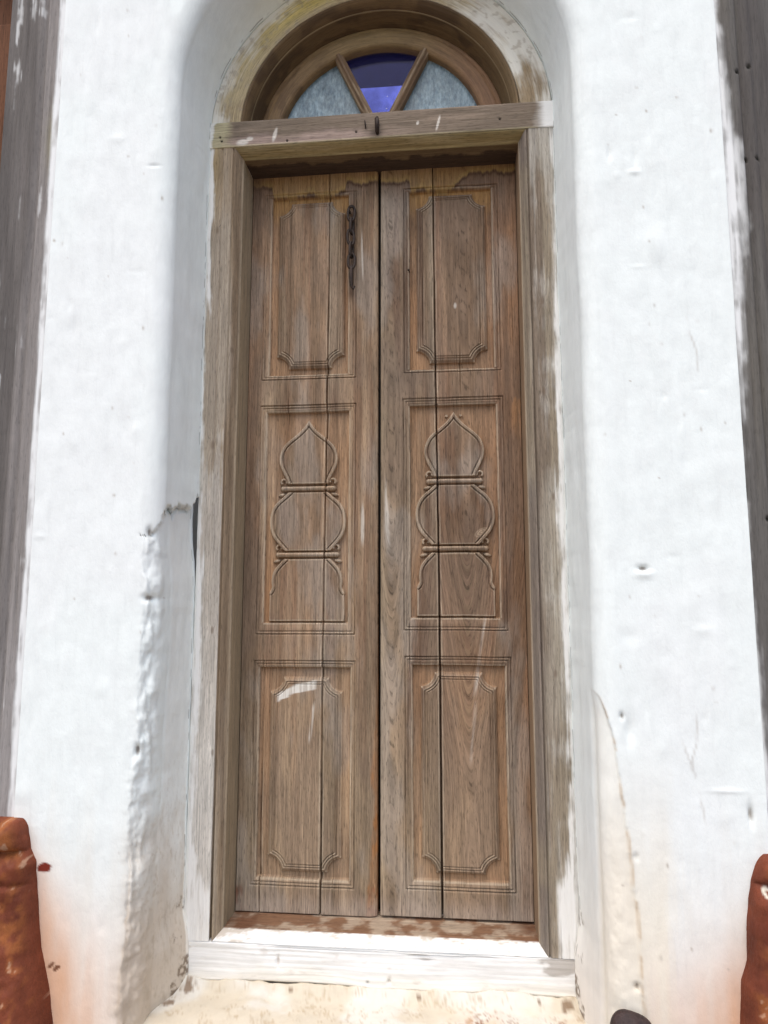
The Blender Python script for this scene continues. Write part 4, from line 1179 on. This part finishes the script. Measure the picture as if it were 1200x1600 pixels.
CX, CY = -0.0845, 0.0665
chain = thing("door_chain", "short rusty iron chain hanging from a staple on the left door leaf", "chain", (CX, CY, 1.905))
V, F = tube([(CX - 0.008, YD - 0.001, 1.898), (CX - 0.008, CY + 0.004, 1.899), (CX - 0.004, CY - 0.004, 1.902), (CX + 0.004, CY - 0.004, 1.902), (CX + 0.008, CY + 0.004, 1.899), (CX + 0.008, YD - 0.001, 1.898)], 0.0034)
raw_mesh("staple", V, F, M_IRON, chain)
V, F = tube(oval(0.0225, 0.0095), 0.0042, closed=True)
first = None
zl = 1.884
for k in range(5):
    if first is None:
        first = raw_mesh("link", V, F, M_IRON, None); first.parent = chain; lk = first
    else:
        lk = first.copy(); COL.objects.link(lk); lk.parent = chain
    lk.location = (0.0015 * math.sin(k * 2.1), 0.004 * (k % 2), zl - 1.905)
    lk.rotation_euler = (0.05 * math.sin(k), 0.06 * math.cos(k * 1.7), (0.25 if k % 2 == 0 else 1.25))
    zl -= 0.0355
V, F = tube([(CX, CY + 0.002, 1.732), (CX + 0.001, CY - 0.001, 1.722), (CX, CY - 0.001, 1.695), (CX + 0.001, CY + 0.001, 1.668), (CX + 0.007, CY + 0.002, 1.660), (CX + 0.010, CY + 0.002, 1.668)],
            [0.0036, 0.0052, 0.0058, 0.0048, 0.004, 0.003])
raw_mesh("hook", V, F, M_IRON, chain)

YL = YF - 0.002
hx, hz = 0.0005, 2.078
V, F = tube([(hx, YL + 0.01, hz + 0.012), (hx, YL - 0.012, hz + 0.014), (hx, YL - 0.018, hz + 0.006), (hx + 0.001, YL - 0.016, hz - 0.010), (hx, YL - 0.008, hz - 0.022), (hx, YL + 0.004, hz - 0.026)],
            [0.0035, 0.0045, 0.0062, 0.0068, 0.0060, 0.0035])
raw_mesh("hook", V, F, M_IRON, frame)
V, F = tube([(hx - 0.034, YL + 0.006, hz + 0.012), (hx - 0.034, YL - 0.006, hz + 0.012), (hx - 0.033, YL - 0.008, hz + 0.004), (hx - 0.032, YL - 0.006, hz - 0.006), (hx - 0.032, YL + 0.006, hz - 0.006)], 0.0019)
raw_mesh("staple", V, F, M_IRON, frame)
# twig-like splinter of paint on the moulding under the lintel
nail_v, nail_f = tube([(0.078, YD + 0.012, 1.716), (0.0765, YD - 0.006, 1.716), (0.0760, YD - 0.009, 1.7155)], [0.0015, 0.0015, 0.0032])
raw_mesh("nail", nail_v, nail_f, M_IRON, right_leaf)

# ------------------------------------------------------------------ grey jambs of the neighbouring doors and the red plinths under them
def grey_post(sx, label):
    xi, xo = (0.798, 0.972) if sx < 0 else (0.820, 0.990)
    o = np.concatenate([[0.0, 0.0], np.arange(0.001, 0.050, 0.0035), [0.0505, 0.0525, 0.0545, 0.058], np.arange(0.061, xo - xi - 0.002, 0.004), [xo - xi - 0.002, xo - xi, xo - xi]])
    y = np.full(len(o), WALL_Y + 0.004); y[0] = WALL_Y + 0.09
    y[o > 0.0500] = WALL_Y + 0.013; y[(o > 0.050) & (o < 0.0515)] = WALL_Y + 0.008
    y[o > 0.0535] = WALL_Y + 0.011
    y = y + np.where(o > 0.056, -0.008 * np.clip(1 - ((o - 0.071) / 0.014) ** 2, 0, 1) + 0.020 * ss(0.085, xo - xi, o), 0)
    y[-1] = WALL_Y + 0.14
    zs = np.linspace(0.285, 2.62, 520)
    O, Z = np.meshgrid(o, zs)
    Y = np.tile(y, (len(zs), 1))
    sd = 900 if sx < 0 else 950
    d = 0.0018 * (fbm(O * 160, Z * 4, sd, 3) - 0.5) + 0.006 * (fbm(O * 10, Z * 1.6, sd + 1, 3) - 0.5)
    d = d * ss(0, 0.006, O)
    X = sx * (xi + O)
    e = 0.006 * (fbm(Z * 9, 0 * Z, sd + 2, 4) - 0.5) * ss(0.02, 0.0, O)
    n1 = fbm(O * 45, Z * 1.6, sd + 3, 4); n2 = fbm(O * 10, Z * 1.2, sd + 4, 4); pn = paint_noise(O * 0.8, Z, sd + 5)
    if sx < 0:
        T = solid(O.shape, (0.235, 0.215, 0.20))
        T = mixc(T, (0.16, 0.145, 0.135), ss(0.42, 0.62, n1) * 0.8)
        T = mixc(T, (0.30, 0.265, 0.25), ss(0.5, 0.66, n2) * 0.5)
        T = mixc(T, (0.47, 0.435, 0.41), ss(0.085, 0.055, O + 0.03 * (n1 - 0.5)) * 0.75)
        T = mixc(T, (0.60, 0.57, 0.55), ss(0.95, 0.55, Z) * ss(0.075, 0.045, O + 0.03 * (n1 - 0.5)) * 0.5)
        T = mixc(T, (0.40, 0.36, 0.22), np.exp(-((O - 0.022) / 0.012) ** 2) * np.exp(-((Z - 1.97) / 0.08) ** 2) * 0.7)
        white = ss(0.020, 0.013, O + 0.020 * (pn - 0.5) - 0.002)
        white = np.maximum(white, 0.55 * ss(0.62, 0.70, pn))
        bl = np.hypot((O - 0.150) / 0.007, (Z - 2.30) / 0.05) + 0.8 * (pn - 0.5)
        white = np.maximum(white, 0.6 * ss(1.0, 0.7, bl))
    else:
        T = solid(O.shape, (0.190, 0.180, 0.165))
        T = mixc(T, (0.125, 0.112, 0.105), ss(0.42, 0.62, n1) * 0.7)
        T = mixc(T, (0.22, 0.20, 0.165), ss(0.5, 0.66, n2) * 0.6)
        edge = 0.020 + 0.007 * np.sin(Z * 5) - 0.014 * ss(1.5, 1.1, Z) + 0.02 * ss(1.95, 1.8, Z) * ss(1.5, 1.7, Z)
        white = ss(edge + 0.010, edge - 0.006, O + 0.045 * (pn - 0.5) + 0.012 * (fbm(O * 60, Z * 30, sd + 8, 3) - 0.5)) * (0.55 + 0.45 * ss(edge, edge * 0.45, O))
        for (oo, zz) in ((0.046, 2.02), (0.072, 2.03), (0.052, 1.80), (0.077, 1.80), (0.045, 0.968)):
            q = np.hypot(O - oo, (Z - zz) * 0.8)
            T = mixc(T, (0.03, 0.028, 0.02), ss(0.0065, 0.0035, q)); d = d - 0.006 * ss(0.006, 0.002, q)
    T = T * (0.58 if sx < 0 else 0.64)
    for k in range(5):                       # long drying checks
        oc = 0.03 + 0.026 * k + 0.010 * (fbm(Z * 1.5, 0 * Z + k, sd + 20 + k, 3) - 0.5)
        m_ = ss(0.48, 0.60, fbm(Z * 2.2, 0 * Z + 3 * k, sd + 30 + k, 3))
        d = d - 0.004 * m_ * np.clip(1 - np.abs(O - oc) / 0.0028, 0, 1)
    thru = ss(0.32, 0.55, fbm(O * 150, Z * 10, sd + 41, 4) * 0.6 + fbm(O * 30, Z * 22, sd + 43, 4) * 0.4)
    white = np.clip(white, 0, 1) * (0.40 + 0.60 * thru)
    T = mixc(T, (0.76, 0.78, 0.77), white)
    P = np.stack([X + sx * e, Y - d, Z], -1)
    t = thing("grey_post", label, "wooden post", (sx * (xi + xo) / 2, WALL_Y, 0.285), "grey timber posts standing on red bases")
    grid("shaft", P, M_GREY, t, T, np.stack([O + sd, Z, white], -1), mask=np.broadcast_to(o[:-1] < (0.0505 if sx < 0 else 9), (len(zs) - 1, len(o) - 1)), flip=sx > 0)
    if sx < 0:
        grid("moulding", P, M_GREY, t, T, np.stack([O + sd, Z, white], -1), mask=np.broadcast_to(o[:-1] >= 0.0505, (len(zs) - 1, len(o) - 1)))
    return t
grey_post(-1, "grey weathered timber post with a grooved moulding, left of the white wall")
grey_post(1, "dark grey timber post smeared with whitewash, right of the white wall")
# brown doors beyond the posts, mostly out of the picture
for sx, xi in ((-1, 0.968), (1, 0.986)):
    t = thing("side_door", "reddish brown door just showing past the grey post at the top left corner" if sx < 0 else "plain brown door set back beyond the dark grey whitewash smeared post", "door", (sx * 1.3, -0.1, -0.05))
    a, b = sorted((sx * (xi - 0.01), sx * 1.61))
    box("board", (a, -0.105, -0.05), (b, -0.07, 2.62), M_FRAME, t, (0.13, 0.055, 0.028))
    a, b = sorted((sx * (xi + 0.04), sx * 1.30))
    box("panel", (a, -0.118, 1.5), (b, -0.1055, 2.4), M_FRAME, t, (0.14, 0.06, 0.03), 0.006)

def plinth(sx, label):
    if sx < 0: edge = plinth_edge_l; xo = -1.12; ztop = 0.312
    else: edge = plinth_edge_r; xo = 1.12; ztop = 0.288
    zs = np.linspace(GZ - 0.01, ztop, 300); ts = np.linspace(0, 1, 150)
    Tt, Z = np.meshgrid(ts, zs)
    ed = edge(Z) + 0.004 * (fbm(Z * 25, 0 * Z, 981, 3) - 0.5)
    ed = ed + np.sign(xo) * 0.022 * (1 - np.sqrt(np.clip(1 - np.clip((Z - ztop + 0.03) / 0.03, 0, 1) ** 2, 0, 1)))
    X = ed + (xo - ed) * Tt
    dist = np.abs(X - ed)
    prof = np.interp(zs, [GZ - 0.01, -0.15, -0.06, 0.05, 0.15, 0.185], [0.085, 0.080, 0.070, 0.060, 0.052, 0.050])
    body = prof[:, None]
    if sx < 0:
        roll1 = 0.050 * np.clip(1 - ((Z - 0.281 + 0.10 * (X + 0.76) * -1 * 0) / 0.036) ** 2, 0, 1) ** 0.5
        roll2 = 0.052 * np.clip(1 - ((Z - 0.205) / 0.044) ** 2, 0, 1) ** 0.5
        hgt = np.where(Z > 0.246, roll1 + 0.010, np.maximum(np.where(Z > 0.165, roll2, 0), np.where(Z < 0.19, body * ss(0.20, 0.165, Z) + 0.030 * (1 - ss(0.20, 0.165, Z)), 0.022)))
    else:
        hgt = np.where(Z > 0.236, 0.045 * np.clip(1 - ((Z - 0.262) / 0.030) ** 2, 0, 1) ** 0.5 + 0.006, body * ss(0.245, 0.20, Z) + 0.012)
    lump = fbm(X * 9, Z * 9, 983 + sx, 4) - 0.5
    hgt = hgt + 0.026 * lump + 0.006 * (fbm(X * 40, Z * 40, 987, 4) - 0.5)
    rise = np.clip(dist / 0.045, 0, 1); rise = (1 - (1 - rise) ** 2) ** 0.5
    Yp = WALL_Y + 0.012 - hgt * rise - 0.014 * (rise > 0)
    Yp[-1] = WALL_Y + 0.05
    n1 = fbm(X * 18, Z * 14, 991 + sx, 5); n2 = fbm(X * 60, Z * 50, 993, 4)
    T = solid(X.shape, (0.165, 0.043, 0.020))
    T = mixc(T, (0.105, 0.026, 0.014), ss(0.42, 0.66, n1) * 0.55)
    worn = ss(0.46, 0.72, n2 * 0.55 + fbm(X * 12, Z * 10, 995 + sx, 4) * 0.55 + (0.10 * ss(0.10, 0.22, Z) if sx < 0 else 0.12 * ss(0.015, 0.04, dist) * ss(0.2, 0.1, Z)) - 0.05)
    T = mixc(T, (0.36, 0.125, 0.035), worn * 0.6 * ss(0.004, 0.02, dist))
    T = mixc(T, (0.55, 0.36, 0.24), ss(0.76, 0.80, n2) * 0.5)
    if sx > 0:
        q = np.hypot(X - 0.799, Z - 0.222)
        T = mixc(T, (0.62, 0.58, 0.48), ss(0.010, 0.007, q) * ss(0.002, 0.0045, q))
    t = thing("red_plinth", label, "plinth", (sx * 0.9, WALL_Y, GZ), "red oxide plinths under the grey posts")
    grid("plinth_body", np.stack([X, Yp, Z], -1), M_OXIDE, t, T, flip=sx < 0)
plinth(-1, "red oxide plinth with two rounded rolls at the bottom left")
plinth(1, "red oxide plinth with a wavy edge at the bottom right")

# dark rounded peg low on the wall, cut by the bottom of the picture
def peg():
    t = thing("dark_peg", "dark rounded knob low on the white wall beside the recess", "peg", (0.53, WALL_Y, -0.05))
    n_, m_ = 28, 36
    P = np.zeros((n_, m_, 3))
    for i in range(n_):
        a = i / (n_ - 1) * PI
        for j in range(m_):
            b = j / m_ * 2 * PI if j < m_ - 1 else 2 * PI
            x = math.sin(a) * math.cos(b); z = math.sin(a) * math.sin(b); y = -math.cos(a)
            k = 1 + 0.08 * math.sin(3 * b + 1) * math.sin(a)
            P[i, j] = (0.5215 + 0.036 * x * k + (0.012 * x if x > 0 else 0) + 0.004 * z, WALL_Y - 0.022 + 0.026 * y, -0.052 + 0.042 * z * k)
    grid("knob", P, M_PEG, t)
M_PEG = plain_material("dark_peg_paint", (0.030, 0.014, 0.012), 0.6, 60.0, 0.4)
peg()
V, F = tube([(0.5235, WALL_Y + 0.03, -0.062), (0.5235, WALL_Y - 0.02, -0.062)], 0.014, 12)
raw_mesh("stem", V, F, M_PEG, bpy.data.objects["dark_peg"])
